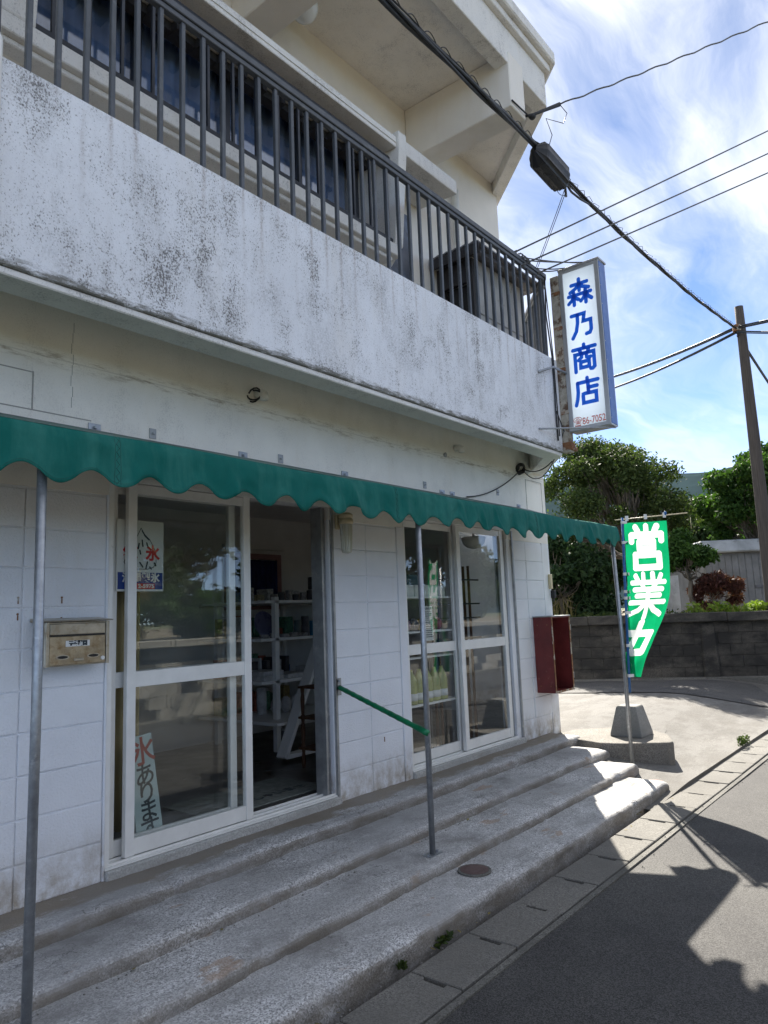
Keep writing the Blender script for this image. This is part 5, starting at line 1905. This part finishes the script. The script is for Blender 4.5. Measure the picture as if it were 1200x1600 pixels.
def block_wall(name, label, A, B, ztop, courses, ch, thick, mats, cap, pil=None, bw_=0.40, zbot=-0.4, seed=1):
    random.seed(seed)
    A, B = Vector(A), Vector(B)
    d = (B - A).normalized()
    L = (B - A).length
    n = Vector((-d.y, d.x, 0))
    if name == 'garden_wall' and n.dot(GN) < 0 or name != 'garden_wall' and n.y < 0:
        n = -n
    rz = math.atan2(d.y, d.x)
    w = thing(name, label, 'wall', (A + B) / 2 * 1.0)
    w.location.z = zbot
    m = MB()
    q = [A - n * thick, B - n * thick, B - n * 0.006, A - n * 0.006]
    m.prism([(p.x, p.y) for p in q], zbot, ztop - cap)
    m.build('core', M['mortar'], w)
    mbs = []
    for v in range(3):
        mb = MB()
        mb.box(0.0015, bw_ - 0.0015, -0.03, 0.0, 0.002, ch - 0.002)
        me = mb.mesh('block', bevel=0.004)
        me.materials.append(M[mats[v % len(mats)]])
        mbs.append(me)
    base = root_loc(w)
    for c in range(courses):
        z = ztop - cap - ch * (c + 1)
        x = -(bw_ / 2) * (c % 2)
        while x < L:
            if x >= 0 and x + bw_ <= L + 0.01:
                p = A + d * x + n * random.uniform(-0.001, 0.005)
                flip = (d.cross(Vector((0, 0, 1)))).dot(n) > 0
                o = link('block', random.choice(mbs), None, w, Vector((p.x, p.y, z)) - base)
                o.rotation_euler = (0, 0, rz)
                if not flip:
                    o.location += d * bw_ + Vector((0, 0, 0))
                    o.rotation_euler = (0, 0, rz + PI)
            x += bw_
    # cap slabs
    x = 0
    capm = MB()
    capm.box(0.004, 1.19, -thick - 0.01, 0.012, 0, cap)
    cme = capm.mesh('cap_slab', bevel=0.012)
    cme.materials.append(M[mats[0]])
    while x < L:
        p = A + d * x
        o = link('cap_slab', cme, None, w, Vector((p.x, p.y, ztop - cap)) - base)
        flip = (d.cross(Vector((0, 0, 1)))).dot(n) > 0
        if flip:
            o.rotation_euler = (0, 0, rz)
        else:
            o.location += d * 1.194
            o.rotation_euler = (0, 0, rz + PI)
        o.location.z += random.uniform(-0.006, 0.006)
        x += 1.194
    if pil:
        for t in pil:
            p = A + d * t
            m = MB()
            s = d * 0.13
            q0 = [p - s + n * 0.001, p + s + n * 0.001, p + s * 0.8 + n * 0.05, p - s * 0.8 + n * 0.05]
            q1 = [p - s * 1.2 + n * 0.001, p + s * 1.2 + n * 0.001, p + s + n * 0.13, p - s + n * 0.13]
            vs = [(v.x, v.y, -0.4) for v in q1] + [(v.x, v.y, ztop - cap - 0.02) for v in q0]
            m.add(vs, [(3, 2, 1, 0), (4, 5, 6, 7)] + [(i, (i + 1) % 4, 4 + (i + 1) % 4, 4 + i) for i in range(4)])
            m.build('buttress', M['block'], w, bevel=0.012)
    m = MB()
    q = [A + n * 0.006, B + n * 0.006, B + n * 0.16, A + n * 0.16]
    gz = -0.4
    m.prism([(p.x, p.y) for p in q], gz, (ztop - cap - ch * courses) + 0.03)
    m.build('footing', M['kerb'], w, bevel=0.015)
    return w


GW0 = GA - GD * 5.6
GW1 = GA + GD * 5.2
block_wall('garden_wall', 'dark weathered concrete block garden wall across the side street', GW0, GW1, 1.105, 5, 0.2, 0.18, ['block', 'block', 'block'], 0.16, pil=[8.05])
block_wall('opposite_wall', 'grey block wall on the far side of the road reflected in the glass', (1.0, -6.44, 0), (19.4, -6.44, 0), 1.02, 6, 0.19, 0.18, ['block_b', 'block_b', 'block'], 0.12, seed=3)

# soil behind the walls
GB_ = -GN
m = MB()
a, b = GW0 + GB_ * 0.17, GW1 + GB_ * 0.17
m.prism([(a.x, a.y), (b.x, b.y), (b.x + 40, b.y - 6), (a.x + 40, a.y + 30)], -0.5, 0.93)
tag(m.build('garden_soil', M['soil']), kind='structure')
m = MB()
m.prism([(-40, -6.62), (45, -6.62), (45, -40), (-40, -40)], -0.5, 0.88)
tag(m.build('bank_soil', M['soil']), kind='structure')

# ------------------------------------------------------------------ plants


def leaves(name, mat, parent, clumps, size, seed, flat=0.0, drop=0.0, aspect=0.5, shell=0.35):
    """clumps: (centre, (rx, ry, rz), count)"""
    rng = np.random.default_rng(seed)
    V, F = [], []
    off = np.array(root_loc(parent))
    for c, r, n in clumps:
        d = rng.normal(size=(n, 3))
        d /= np.linalg.norm(d, axis=1)[:, None]
        rad = (shell + (1 - shell) * rng.random(n) ** 0.6)[:, None]
        p = np.array(c) + d * rad * np.array(r) * (1 + 0.12 * rng.normal(size=(n, 1)))
        nrm = d * 0.7 + rng.normal(size=(n, 3)) * 0.75
        nrm[:, 2] += flat
        nrm /= np.linalg.norm(nrm, axis=1)[:, None]
        t = np.cross(nrm, rng.normal(size=(n, 3)))
        t /= np.linalg.norm(t, axis=1)[:, None] + 1e-9
        t[:, 2] -= drop
        b = np.cross(nrm, t)
        s = (size * (0.65 + 0.7 * rng.random(n)))[:, None]
        q = np.stack([p - t * s, p + b * s * aspect - nrm * s * 0.1, p + t * s, p - b * s * aspect - nrm * s * 0.1], 1) - off
        V.append(q.reshape(-1, 3))
    V = np.concatenate(V)
    k = len(V) // 4
    me = bpy.data.meshes.new(name)
    me.vertices.add(len(V))
    me.vertices.foreach_set('co', V.astype(np.float32).ravel())
    me.loops.add(k * 4)
    me.loops.foreach_set('vertex_index', np.arange(k * 4, dtype=np.int32))
    me.polygons.add(k)
    me.polygons.foreach_set('loop_start', np.arange(0, k * 4, 4, dtype=np.int32))
    me.polygons.foreach_set('loop_total', np.full(k, 4, dtype=np.int32))
    me.update(calc_edges=True)
    return link(name, me, mat, parent)


def limb(mb, p, q, r0, r1, wob, seed):
    p, q = Vector(p), Vector(q)
    n = 6
    pts = []
    for i in range(n + 1):
        t = i / n
        w = Vector(mnoise.noise_vector((t * 2.3 + seed, seed * 1.7, 0.5))) * wob * math.sin(PI * t)
        pts.append(p.lerp(q, t) + w)
    mb.tube(pts, [r0 + (r1 - r0) * i / n for i in range(n + 1)], 7)


def tree(name, label, cat, base, fork, clumps, size, mat, seed, r0=0.1, group=None, **kw):
    t = thing(name, label, cat, base, group)
    mb = MB()
    limb(mb, base, fork, r0, r0 * 0.7, 0.10, seed)
    for i, (c, r, n) in enumerate(clumps):
        cc = Vector(c)
        tgt = Vector(fork).lerp(cc, 0.85)
        limb(mb, fork, tgt, r0 * (0.42 if i % 4 == 0 else 0.22), r0 * 0.08, 0.25, seed + i * 3.1)
        for j in range(2):
            a = Vector((random.uniform(-1, 1) * r[0], random.uniform(-1, 1) * r[1], random.uniform(-.3, 1) * r[2])) * 0.7
            limb(mb, Vector(fork).lerp(tgt, 0.6), cc + a, r0 * 0.2, r0 * 0.06, 0.1, seed + i + j * 7.7)
    mb.build('trunk', M['bark'], t, smooth=True)
    leaves('crown', mat, t, clumps, size, seed, **kw)
    return t


def crown(c, r, k, cr, n, seed, squash=0.75, low=-0.5):
    """spread k clumps over an ellipsoid crown"""
    rng = random.Random(seed)
    out = []
    for i in range(k):
        z = rng.uniform(low, 1.0)
        a = i * 2.39996 + rng.uniform(-0.4, 0.4)
        s = math.sqrt(max(0.0, 1 - z * z)) * rng.uniform(0.55, 1.0)
        p = (c[0] + r[0] * s * math.cos(a), c[1] + r[1] * s * math.sin(a), c[2] + r[2] * z * rng.uniform(0.8, 1.0))
        q = cr * rng.uniform(0.65, 1.25)
        out.append((p, (q, q, q * squash), int(n * (q / cr) ** 2)))
    return out


random.seed(11)
tree('garden_tree', 'broad evergreen tree with open limbs behind the garden wall and banner', 'tree', (16.9, 2.35, 0.93), (16.75, 2.5, 2.35),
     crown((16.5, 2.9, 3.45), (1.65, 1.65, 1.65), 50, 0.44, 950, 5, low=-0.45), 0.040, M['leaf_big'], 5, 0.13, shell=0.2)
tree('dark_shrub', 'dense dark green shrub beside the shop corner behind the garden wall', 'shrub', (14.8, 3.4, 0.93), (14.8, 3.4, 1.5),
     crown((14.75, 3.3, 1.75), (1.0, 1.3, 0.95), 24, 0.42, 620, 9, low=-0.8), 0.06, M['leaf_dark'], 9, 0.06)
tree('round_tree', 'small round topped tree with bare trunk behind the garden wall', 'tree', (15.75, 0.92, 0.93), (15.7, 0.92, 1.75),
     crown((15.6, 0.93, 2.28), (0.42, 0.48, 0.40), 16, 0.22, 420, 14, low=-0.7), 0.045, M['leaf_bright'], 14, 0.06)
tree('red_shrub', 'dark red leaved shrub beside the small round tree', 'shrub', (16.0, 0.56, 0.93), (16.0, 0.56, 1.15),
     crown((16.0, 0.52, 1.45), (0.40, 0.55, 0.36), 16, 0.19, 300, 17, low=-0.8), 0.055, M['leaf_red'], 17, 0.03, aspect=0.3)
tree('bushy_tree', 'bright green leafy tree behind the utility pole', 'tree', (19.9, 0.3, 0.93), (19.7, 0.4, 2.6),
     crown((19.6, 0.25, 3.75), (1.2, 1.5, 1.15), 36, 0.42, 760, 23, low=-0.9), 0.06, M['leaf_bright'], 23, 0.12)
tree('far_tree', 'dark tree further back between the two green trees', 'tree', (24.0, 2.4, 0.93), (23.6, 2.4, 2.5),
     crown((23.3, 1.6, 3.55), (1.3, 1.5, 1.05), 26, 0.5, 420, 29, low=-0.9), 0.10, M['leaf_dark'], 29, 0.13)
tree('far_tree', 'dark tree at the right edge behind the bright green tree', 'tree', (25.0, -1.6, 0.93), (24.6, -1.4, 2.5),
     crown((24.3, -1.2, 3.9), (1.6, 1.9, 1.4), 26, 0.65, 420, 31, low=-0.9), 0.10, M['leaf_dark'], 31, 0.13)
tree('far_tree', 'dark tree far behind the broad evergreen tree', 'tree', (22.0, 5.6, 0.93), (22.0, 5.6, 2.4),
     crown((21.8, 5.8, 2.7), (1.6, 1.7, 1.1), 22, 0.7, 420, 33, low=-0.9), 0.10, M['leaf_dark'], 33, 0.13)
# weeds and ground cover on the wall top
gcv = []
rng_ = random.Random(2)
for i in range(90):
    p = GA + GD * rng_.uniform(-3.5, 5.0) + GB_ * rng_.uniform(0.3, 1.1)
    gcv.append(((p.x, p.y, 0.98 + rng_.uniform(0, 0.12)), (0.16, 0.16, 0.1), 46))
tag(leaves('ground_cover', M['leaf_big'], None, gcv, 0.04, 3), kind='stuff')
lv = []
for i in range(16):
    p = GA + GD * rng_.uniform(2.2, 4.0) + GB_ * rng_.uniform(0.4, 0.9)
    lv.append(((p.x, p.y, 1.04 + rng_.uniform(0, 0.14)), (0.17, 0.17, 0.14), 80))
tag(leaves('lime_plants', M['leaf_lime'], None, lv, 0.045, 8), kind='stuff')
m = MB()
for i in range(220):
    t = rng_.choice([rng_.uniform(-0.9, 0.2), rng_.uniform(0.9, 3.6)])
    p = GA + GD * t + GB_ * rng_.uniform(0.3, 0.7)
    h = rng_.uniform(0.12, 0.5) * (1.4 if t < 0.3 else 0.8)
    dx, dy = rng_.uniform(-.3, .3), rng_.uniform(-.3, .3)
    a = Vector((p.x, p.y, 0.93))
    b = a + Vector((dx * h * 0.5, dy * h * 0.5, h * 0.7))
    c = a + Vector((dx * h * 1.5, dy * h * 1.5, h))
    w = Vector((0.006, 0.006, 0))
    m.add([a - w, a + w, b + w * 0.8, b - w * 0.8, c], [(0, 1, 2, 3), (3, 2, 4)])
tag(m.build('dry_grass', M['leaf_dry'], recalc=False), kind='stuff')
# weeds by the lowest step
wd = []
for x in (3.05, 3.12, 2.75):
    wd.append(((x, -1.43, -0.285), (0.04, 0.015, 0.022), 22))
for x, y in ((8.75, -1.46), (8.85, -1.45), (8.95, -1.46)):
    wd.append(((x, y, -0.23), (0.06, 0.05, 0.06), 60))
tag(leaves('kerb_weeds', M['leaf_big'], None, wd, 0.018, 4), kind='stuff')
m = MB()
rl = random.Random(6)
for i in range(26):
    x, y = rl.uniform(0.6, 7), rl.choice([-1.43, -1.44, -1.45, -1.5, -0.72])
    z = -0.298 if y < -1.4 else -0.14
    a = rl.uniform(0, 6)
    s = rl.uniform(0.008, 0.022)
    c = Vector((x, y, z + 0.004))
    u_, v_ = Vector((math.cos(a), math.sin(a), 0.15)) * s, Vector((-math.sin(a), math.cos(a), 0.2)) * s * 0.5
    m.add([c - u_, c + v_, c + u_, c - v_], [(0, 1, 2, 3)])
tag(m.build('fallen_leaves', M['leaf_dry'], recalc=False), kind='stuff')

m = MB()
rg = random.Random(44)
for i in range(420):
    x = rg.uniform(0.5, 9)
    y = rg.choice([rg.gauss(-1.455, 0.012), rg.gauss(-1.80, 0.03), rg.uniform(-4, -1.8), rg.gauss(-0.70, 0.01) - 0.03])
    z = -0.3 if -1.79 < y < -1.4 else (-0.309 if y < -1.79 else -0.143)
    r = rg.uniform(0.002, 0.0075)
    a = rg.uniform(0, 6)
    pts_ = [(x + r * math.cos(a + k * 1.57) * rg.uniform(0.6, 1.2), y + r * math.sin(a + k * 1.57) * rg.uniform(0.6, 1.2), z) for k in range(4)]
    m.add(pts_ + [(x, y, z + r * 0.9)], [(0, 1, 4), (1, 2, 4), (2, 3, 4), (3, 0, 4)])
tag(m.build('grit', M['gutter']), kind='stuff')

# planting across the road, seen in the glass
random.seed(31)
oh = [(3.0, 1.3), (4.7, 0.9), (6.3, 1.2), (7.9, 1.0), (9.6, 1.3), (11.4, 1.1), (13.2, 1.4), (15.2, 1.0), (17.3, 1.3), (19.6, 1.2)]
for i, (x, h) in enumerate(oh):
    tree('roadside_bush', ORD[i] + ' leafy bush from the left above the block wall across the road', 'bush', (x, -7.2, 0.88), (x, -7.2, 1.1),
         crown((x, -7.2, 0.95 + h / 2), (0.8, 0.5, h / 2), 12, 0.32, 170, 50 + i, low=-0.8), 0.07,
         M['leaf_bright'] if i % 2 else M['leaf_dry'] if i == 2 else M['leaf_big'], 50 + i, 0.04, group='bushes across the road')
for i, (x, y, h) in enumerate(((4.2, -12, 3.0), (8.0, -11, 2.7), (12.0, -12.5, 3.0), (16.5, -11, 3.2), (21.5, -10.5, 3.0))):
    tree('roadside_tree', ORD[i] + ' dark tree from the left behind the bushes across the road', 'tree', (x, y, 0.88), (x, y, 1.8),
         crown((x, y, 0.9 + h / 2), (1.9, 1.2, h / 2), 16, 0.75, 240, 70 + i, low=-0.9), 0.13, M['leaf_dark'], 70 + i, 0.12, group='trees across the road')

# ------------------------------------------------------------------ house behind the trees, hill
hs = thing('garden_house', 'low grey house with stained white roof slab behind the small trees', 'house', (19, 0.3, 0.93))
ha, hb = Vector((18.45, 1.35, 0)), Vector((20.4, -1.6, 0))
hd = (hb - ha).normalized()
hn = Vector((hd.y, -hd.x, 0))
if hn.x > 0:
    hn = -hn
m = MB()
q = [ha, hb, hb - hn * 3, ha - hn * 3]
m.prism([(p.x, p.y) for p in q], 0.5, 2.45)
m.build('wall', M['house_wall'], hs)
m = MB()
q = [ha - hd * 0.15 + hn * 0.25, hb + hn * 0.25, hb - hn * 3.2, ha - hd * 0.15 - hn * 3.2]
m.prism([(p.x, p.y) for p in q], 2.451, 2.74)
m.build('roof_slab', M['house_slab'], hs, bevel=0.03)
bme = MB()
L = 0.155
bme.box(0, L - 0.012, -0.012, 0.0, 0, 1.42)
bm2 = bme.mesh('wall_board', bevel=0.003)
bm2.materials.append(M['house_wall'])
rz = math.atan2(hd.y, hd.x)
base = root_loc(hs)
flip = Vector((math.sin(rz), -math.cos(rz), 0)).dot(hn) > 0
for i in range(20):
    p = ha + hd * (L * (i + (0 if flip else 1)))
    o = link('wall_board', bm2, None, hs, Vector((p.x, p.y, 0.98)) + hn * 0.002 - base)
    o.rotation_euler = (0, 0, rz if flip else rz + PI)
m = MB()
q0 = ha + hd * 1.1 + hn * 0.03
m.obox(q0 + Vector((0, 0, 1.62)), q0 + hd * 1.9 + Vector((0, 0, 1.62)), 0.04, 0.06)
m.build('wall_rail', M['hut_roof'], hs)
m = MB()
m.obox((16.75, 2.05, 1.42), (17.15, 1.62, 1.42), 0.05, 1.0)
tag(m.build('white_screen', M['house_slab'], origin=(16.95, 1.83, 0.93)), 'plain white panel standing behind the garden wall by the banner', 'screen')
m = MB()


def hill_pt(u, v):
    a = -0.15 + 2.2 * u
    r = 500 + 700 * v
    ridge = 168 * math.sin(PI * min(1, max(0, (u - 0.02) / 0.9))) + 22 * mnoise.noise((u * 6, 0.3, 0)) + 5 * mnoise.noise((u * 40, v * 3, 0))
    h = ridge * (math.sin(PI * v / 1.5) if v < 0.75 else 1 - (v - 0.75) * 2)
    return (r * math.sin(a + 0.35), r * math.cos(a + 0.35), -1 + h)


m.grid(hill_pt, 160, 24)
tag(m.build('hills', M['hill'], smooth=True), kind='structure')

# ------------------------------------------------------------------ utility pole and overhead lines
up = thing('utility_pole', 'tall weathered timber utility pole behind the garden wall at the right', 'utility pole', (15.3, -0.72, 0.93))
PT, PB = Vector((14.80, -0.72, 6.92)), Vector((15.20, -0.70, 0.9))
PB = Vector((14.95, -0.72, 0.85))
m = MB()
m.tube([PB.lerp(PT, i / 10) for i in range(11)], [0.135 - 0.055 * i / 10 for i in range(11)], 14)
m.build('shaft', M['pole_wood'], up, smooth=True)
m = MB()
for i in range(9):
    p = PB.lerp(PT, 0.32 + 0.068 * i)
    d = Vector((-0.76, -0.62, 0)) * (0.118 - 0.004 * i)
    s = Vector((0.62, -0.76, 0)) * (0.02 if i % 2 else -0.02)
    m.obox(p + d + s, p + d + s + Vector((0, 0, 0.14)), 0.014, 0.022)
m.build('step_iron', M['alu_dark'], up)
m = MB()
p = PB.lerp(PT, 0.42)
m.obox(p + Vector((0.05, -0.16, 0)), p + Vector((0.05, -0.16, 0.09)), 0.09, 0.05)
m.build('tag_plate', M['white_plastic'], up)
m = MB()
ATT = Vector((14.72, -0.66, 6.48))
m.tube([ATT + Vector((0, 0, -0.06)), ATT + Vector((0, 0, 0.06))], 0.075, 8)
m.build('band', M['rust'], up)


def bundle(pts, rads, offs, seg=30, twist=2.0):
    """several strands laid round one centre line"""
    mb = MB()
    for k, r in enumerate(rads):
        line = []
        n = len(pts) - 1
        for i, p in enumerate(pts):
            a = twist * i / n * 2 * PI + k * 2 * PI / len(rads)
            d = Vector((0, math.cos(a), math.sin(a))) * offs * (1 + 0.25 * math.sin(i * 0.9 + k))
            line.append(p + d)
        mb.tube(line, r, 7)
    return mb


B1, B2 = Vector((5.374, -1.14, 5.242)), Vector((5.869, -1.165, 5.165))
b0 = Vector((2.906, -1.431, 4.769))
bfar = b0 + (b0 - B1) * 1.3
pts = [Vector(bfar).lerp(B1, i / 26) + Vector((0, 0, -0.02 * math.sin(PI * i / 26))) for i in range(27)]
m = bundle(pts, [0.015, 0.012, 0.011], 0.014, twist=1.5)
m.tube([p + Vector((0, 0, 0.045 + 0.008 * math.sin(i * 1.7))) for i, p in enumerate(pts)], 0.006, 6)
for i in range(14, 26):
    p = pts[i]
    m.tube([p + Vector((0.02 * t, 0, 0.05 + 0.035 * math.sin(PI * t / 6))).xyz for t in range(7)], 0.0035, 5)
tag(m.build('overhead_cable', M['cable'], smooth=True, origin=tuple(B1)), 'thick black cable bundle crossing in front of the eaves', 'cable')
pts = sag(B2, ATT, 0.10, 40)
m = bundle(pts, [0.013, 0.011, 0.010], 0.013, twist=3)
hx = [p + Vector((0, 0.03 * math.cos(i * 1.9), 0.035 + 0.022 * math.sin(i * 1.9))) for i, p in enumerate(sag(B2, ATT, 0.10, 150))]
m.tube(hx, 0.003, 4)
m.tube([B2 + Vector((0, 0, -0.02)), B2.lerp(ATT, 0.02) + Vector((0, 0, -0.075)), B2.lerp(ATT, 0.045) + Vector((0, 0, -0.07)), B2.lerp(ATT, 0.08) + Vector((0, 0, -0.035))], 0.011, 6)
tag(m.build('overhead_cable', M['cable'], smooth=True, origin=tuple(B2)), 'black cable bundle running from the splice box to the utility pole', 'cable')
sb = thing('splice_box', 'ribbed black cable splice box hanging on the overhead cable', 'splice box', tuple((B1 + B2) / 2))
ax = (B2 - B1).normalized()
sd = ax.cross(Vector((0, 0, 1))).normalized()
upv = sd.cross(ax)
m = MB()
sec = []
for i in range(36):
    t = 2 * PI * i / 36
    r = 1.0 + (0.07 if i % 3 == 0 else 0)
    sec.append((0.092 * r * math.copysign(abs(math.cos(t)) ** 0.7, math.cos(t)), 0.112 * r * math.copysign(abs(math.sin(t)) ** 0.7, math.sin(t))))
st = [(-0.02, 0.25), (0.03, 0.72), (0.06, 0.95), (0.08, 1.0), (0.44, 1.0), (0.455, 0.93), (0.47, 0.80), (0.50, 0.62)]
vs, fs = [], []
for s, k in st:
    for a, b in sec:
        vs.append(B1 + ax * s + sd * a * k + upv * (b * k - 0.045))
n = 36
for i in range(len(st) - 1):
    for j in range(n):
        fs.append((i * n + j, i * n + (j + 1) % n, (i + 1) * n + (j + 1) % n, (i + 1) * n + j))
fs += [tuple(range(n)), tuple((len(st) - 1) * n + j for j in range(n))]
m.add(vs, fs)
m.build('shell', M['black'], sb)
m = MB()
random.seed(15)
for s in (0.10, 0.20, 0.30, 0.40, 0.47):
    c = B1 + ax * s - upv * 0.155
    a = random.uniform(0, 6)
    rr = random.uniform(0.025, 0.05)
    m.tube([c + ax * rr * math.cos(t + a) + upv * rr * math.sin(t + a) * 0.8 + sd * 0.02 * math.sin(t) for t in [i * 0.5 for i in range(13)]], 0.003, 5)
m.build('tie_wire', M['cable'], sb)
m = MB()
m.tube([B1 - ax * 0.05 + upv * 0.02, B1 + ax * 0.10 + upv * 0.075, B2 + upv * 0.07, B2 + ax * 0.06], 0.012, 8)
m.build('carrier', M['cable'], sb, smooth=True)
m = MB()
for dx in (0, 0.03):
    m.tube(sag(B2 + Vector((0.01 + dx, 0, -0.10)), (6.30 + dx, -0.62, 4.64), 0.01, 6), 0.0035, 5)
m.tube([B2 + Vector((0.02, 0, -0.07)), B2 + Vector((0.025, 0, -0.17))], 0.012, 6)
tag(m.build('drop_wire', M['cable_grey'], origin=tuple(B2)), 'thin twisted wire hanging from the splice box to the balcony corner', 'wire')
wl_ = ['uppermost of three thin wires rising from the balcony rail', 'middle of three thin wires rising from the balcony rail', 'lowest of three thin wires rising from the balcony rail']
for k, (a, b) in enumerate((((5.91, -0.63, 4.67), (10.154, -2.676, 7.51)), ((6.064, -0.635, 4.60), (10.18, -2.641, 7.209)), ((6.368, -0.64, 4.62), (10.202, -2.611, 6.957)))):
    a, b = Vector(a), Vector(b)
    e = a + (b - a) * 3
    m = MB()
    m.tube(sag(a, e, 0.05, 30), 0.0085, 6)
    m.tube([a, a + Vector((-0.03, 0.03, -0.02))], 0.012, 6)
    tag(m.build('service_wire', M['cable_grey'], smooth=True, origin=tuple(a)), wl_[k], 'wire', 'service wires from the balcony rail')
hk = Vector((5.47, -1.045, 5.62))
hw = thing('eaves_wire', 'twisted thin wire rising from the hook on the roof beam', 'wire', tuple(hk))
m = MB()
e = hk + (Vector((7.962, -2.849, 7.494)) - Vector((5.524, -0.94, 5.666))) * 3.4
pts = sag(hk + Vector((0.25, -0.2, 0.16)), e, 0.25, 160)
m.tube([p + Vector((0, 0.008 * math.cos(i * 1.3), 0.008 * math.sin(i * 1.3))) for i, p in enumerate(pts)], 0.007, 6)
m.build('line', M['cable_grey'], hw, smooth=True)
m = MB()
m.tube([hk + Vector((-0.02, 0.012, 0)), hk + Vector((0.0, -0.03, 0)), hk + Vector((0.05, -0.05, 0.03)), hk + Vector((0.25, -0.2, 0.16))], [0.012, 0.012, 0.014, 0.02], 8)
m.lathe((hk.x + 0.03, hk.y - 0.03, hk.z), [(0.02, -0.02), (0.035, 0), (0.02, 0.02)], 10)
m.tube([hk + Vector((-0.28, 0.0, 0.0)), hk + Vector((-0.03, -0.01, 0.0))], 0.008, 6)
m.build('hook', M['cable'], hw, smooth=True)
m = MB()
m.tube([hk + Vector((0.25, -0.2, 0.16)), hk + Vector((0.33, -0.23, 0.10)), hk + Vector((0.30, -0.2, 0.0)), hk + Vector((0.16, -0.1, 0.02)), hk + Vector((0.22, -0.12, -0.12)), B1 + Vector((0.25, 0, 0.08))], 0.004, 5)
m.build('tail_wire', M['cable_grey'], hw, smooth=True)
cl_ = ['upper black cable pair running left behind the tree from the pole', 'lower black cable running left behind the tree from the pole', 'cable bundle leaving the pole down to the right']
L1, R1 = Vector((19.98, 3.79, 8.26)), Vector((13.849, -1.657, 6.204))
m = MB()
for dz, r in ((0, 0.02), (0.035, 0.014)):
    o = Vector((0, 0, dz))
    m.tube(sag(ATT + o, ATT + (L1 - ATT) * 3 + o, 0.5, 24), r, 6)
    m.tube(sag(ATT + o, ATT + (R1 - ATT) * 6 + o, 0.12, 16), r, 6)
tag(m.build('pole_cable', M['cable'], smooth=True, origin=tuple(ATT)), cl_[0], 'cable')
m = MB()
A2 = ATT + Vector((0, 0, -0.06))
R2, L2 = Vector((13.871, -1.627, 5.951)), Vector((19.996, 3.805, 8.05))
for dz, r in ((0, 0.017), (-0.03, 0.011)):
    o = Vector((0, 0, dz))
    m.tube(sag(A2 + o, A2 + (L2 - A2) * 3 + o, 0.6, 24), r, 6)
    m.tube(sag(A2 + o, A2 + (R2 - A2) * 6 + o, 0.12, 16), r, 6)
tag(m.build('pole_cable', M['cable'], smooth=True, origin=tuple(A2)), cl_[1], 'cable')
m = MB()
D2 = Vector((22.163, -0.242, 6.7))
for dz in (0, -0.05):
    m.tube(sag(ATT + Vector((0, 0, -0.1 + dz)), ATT + (D2 - ATT) * 4 + Vector((0, 0, dz)), 0.4, 20), 0.018, 6)
tag(m.build('pole_cable', M['cable'], smooth=True, origin=(14.8, -0.6, 6.35)), cl_[2], 'cable')
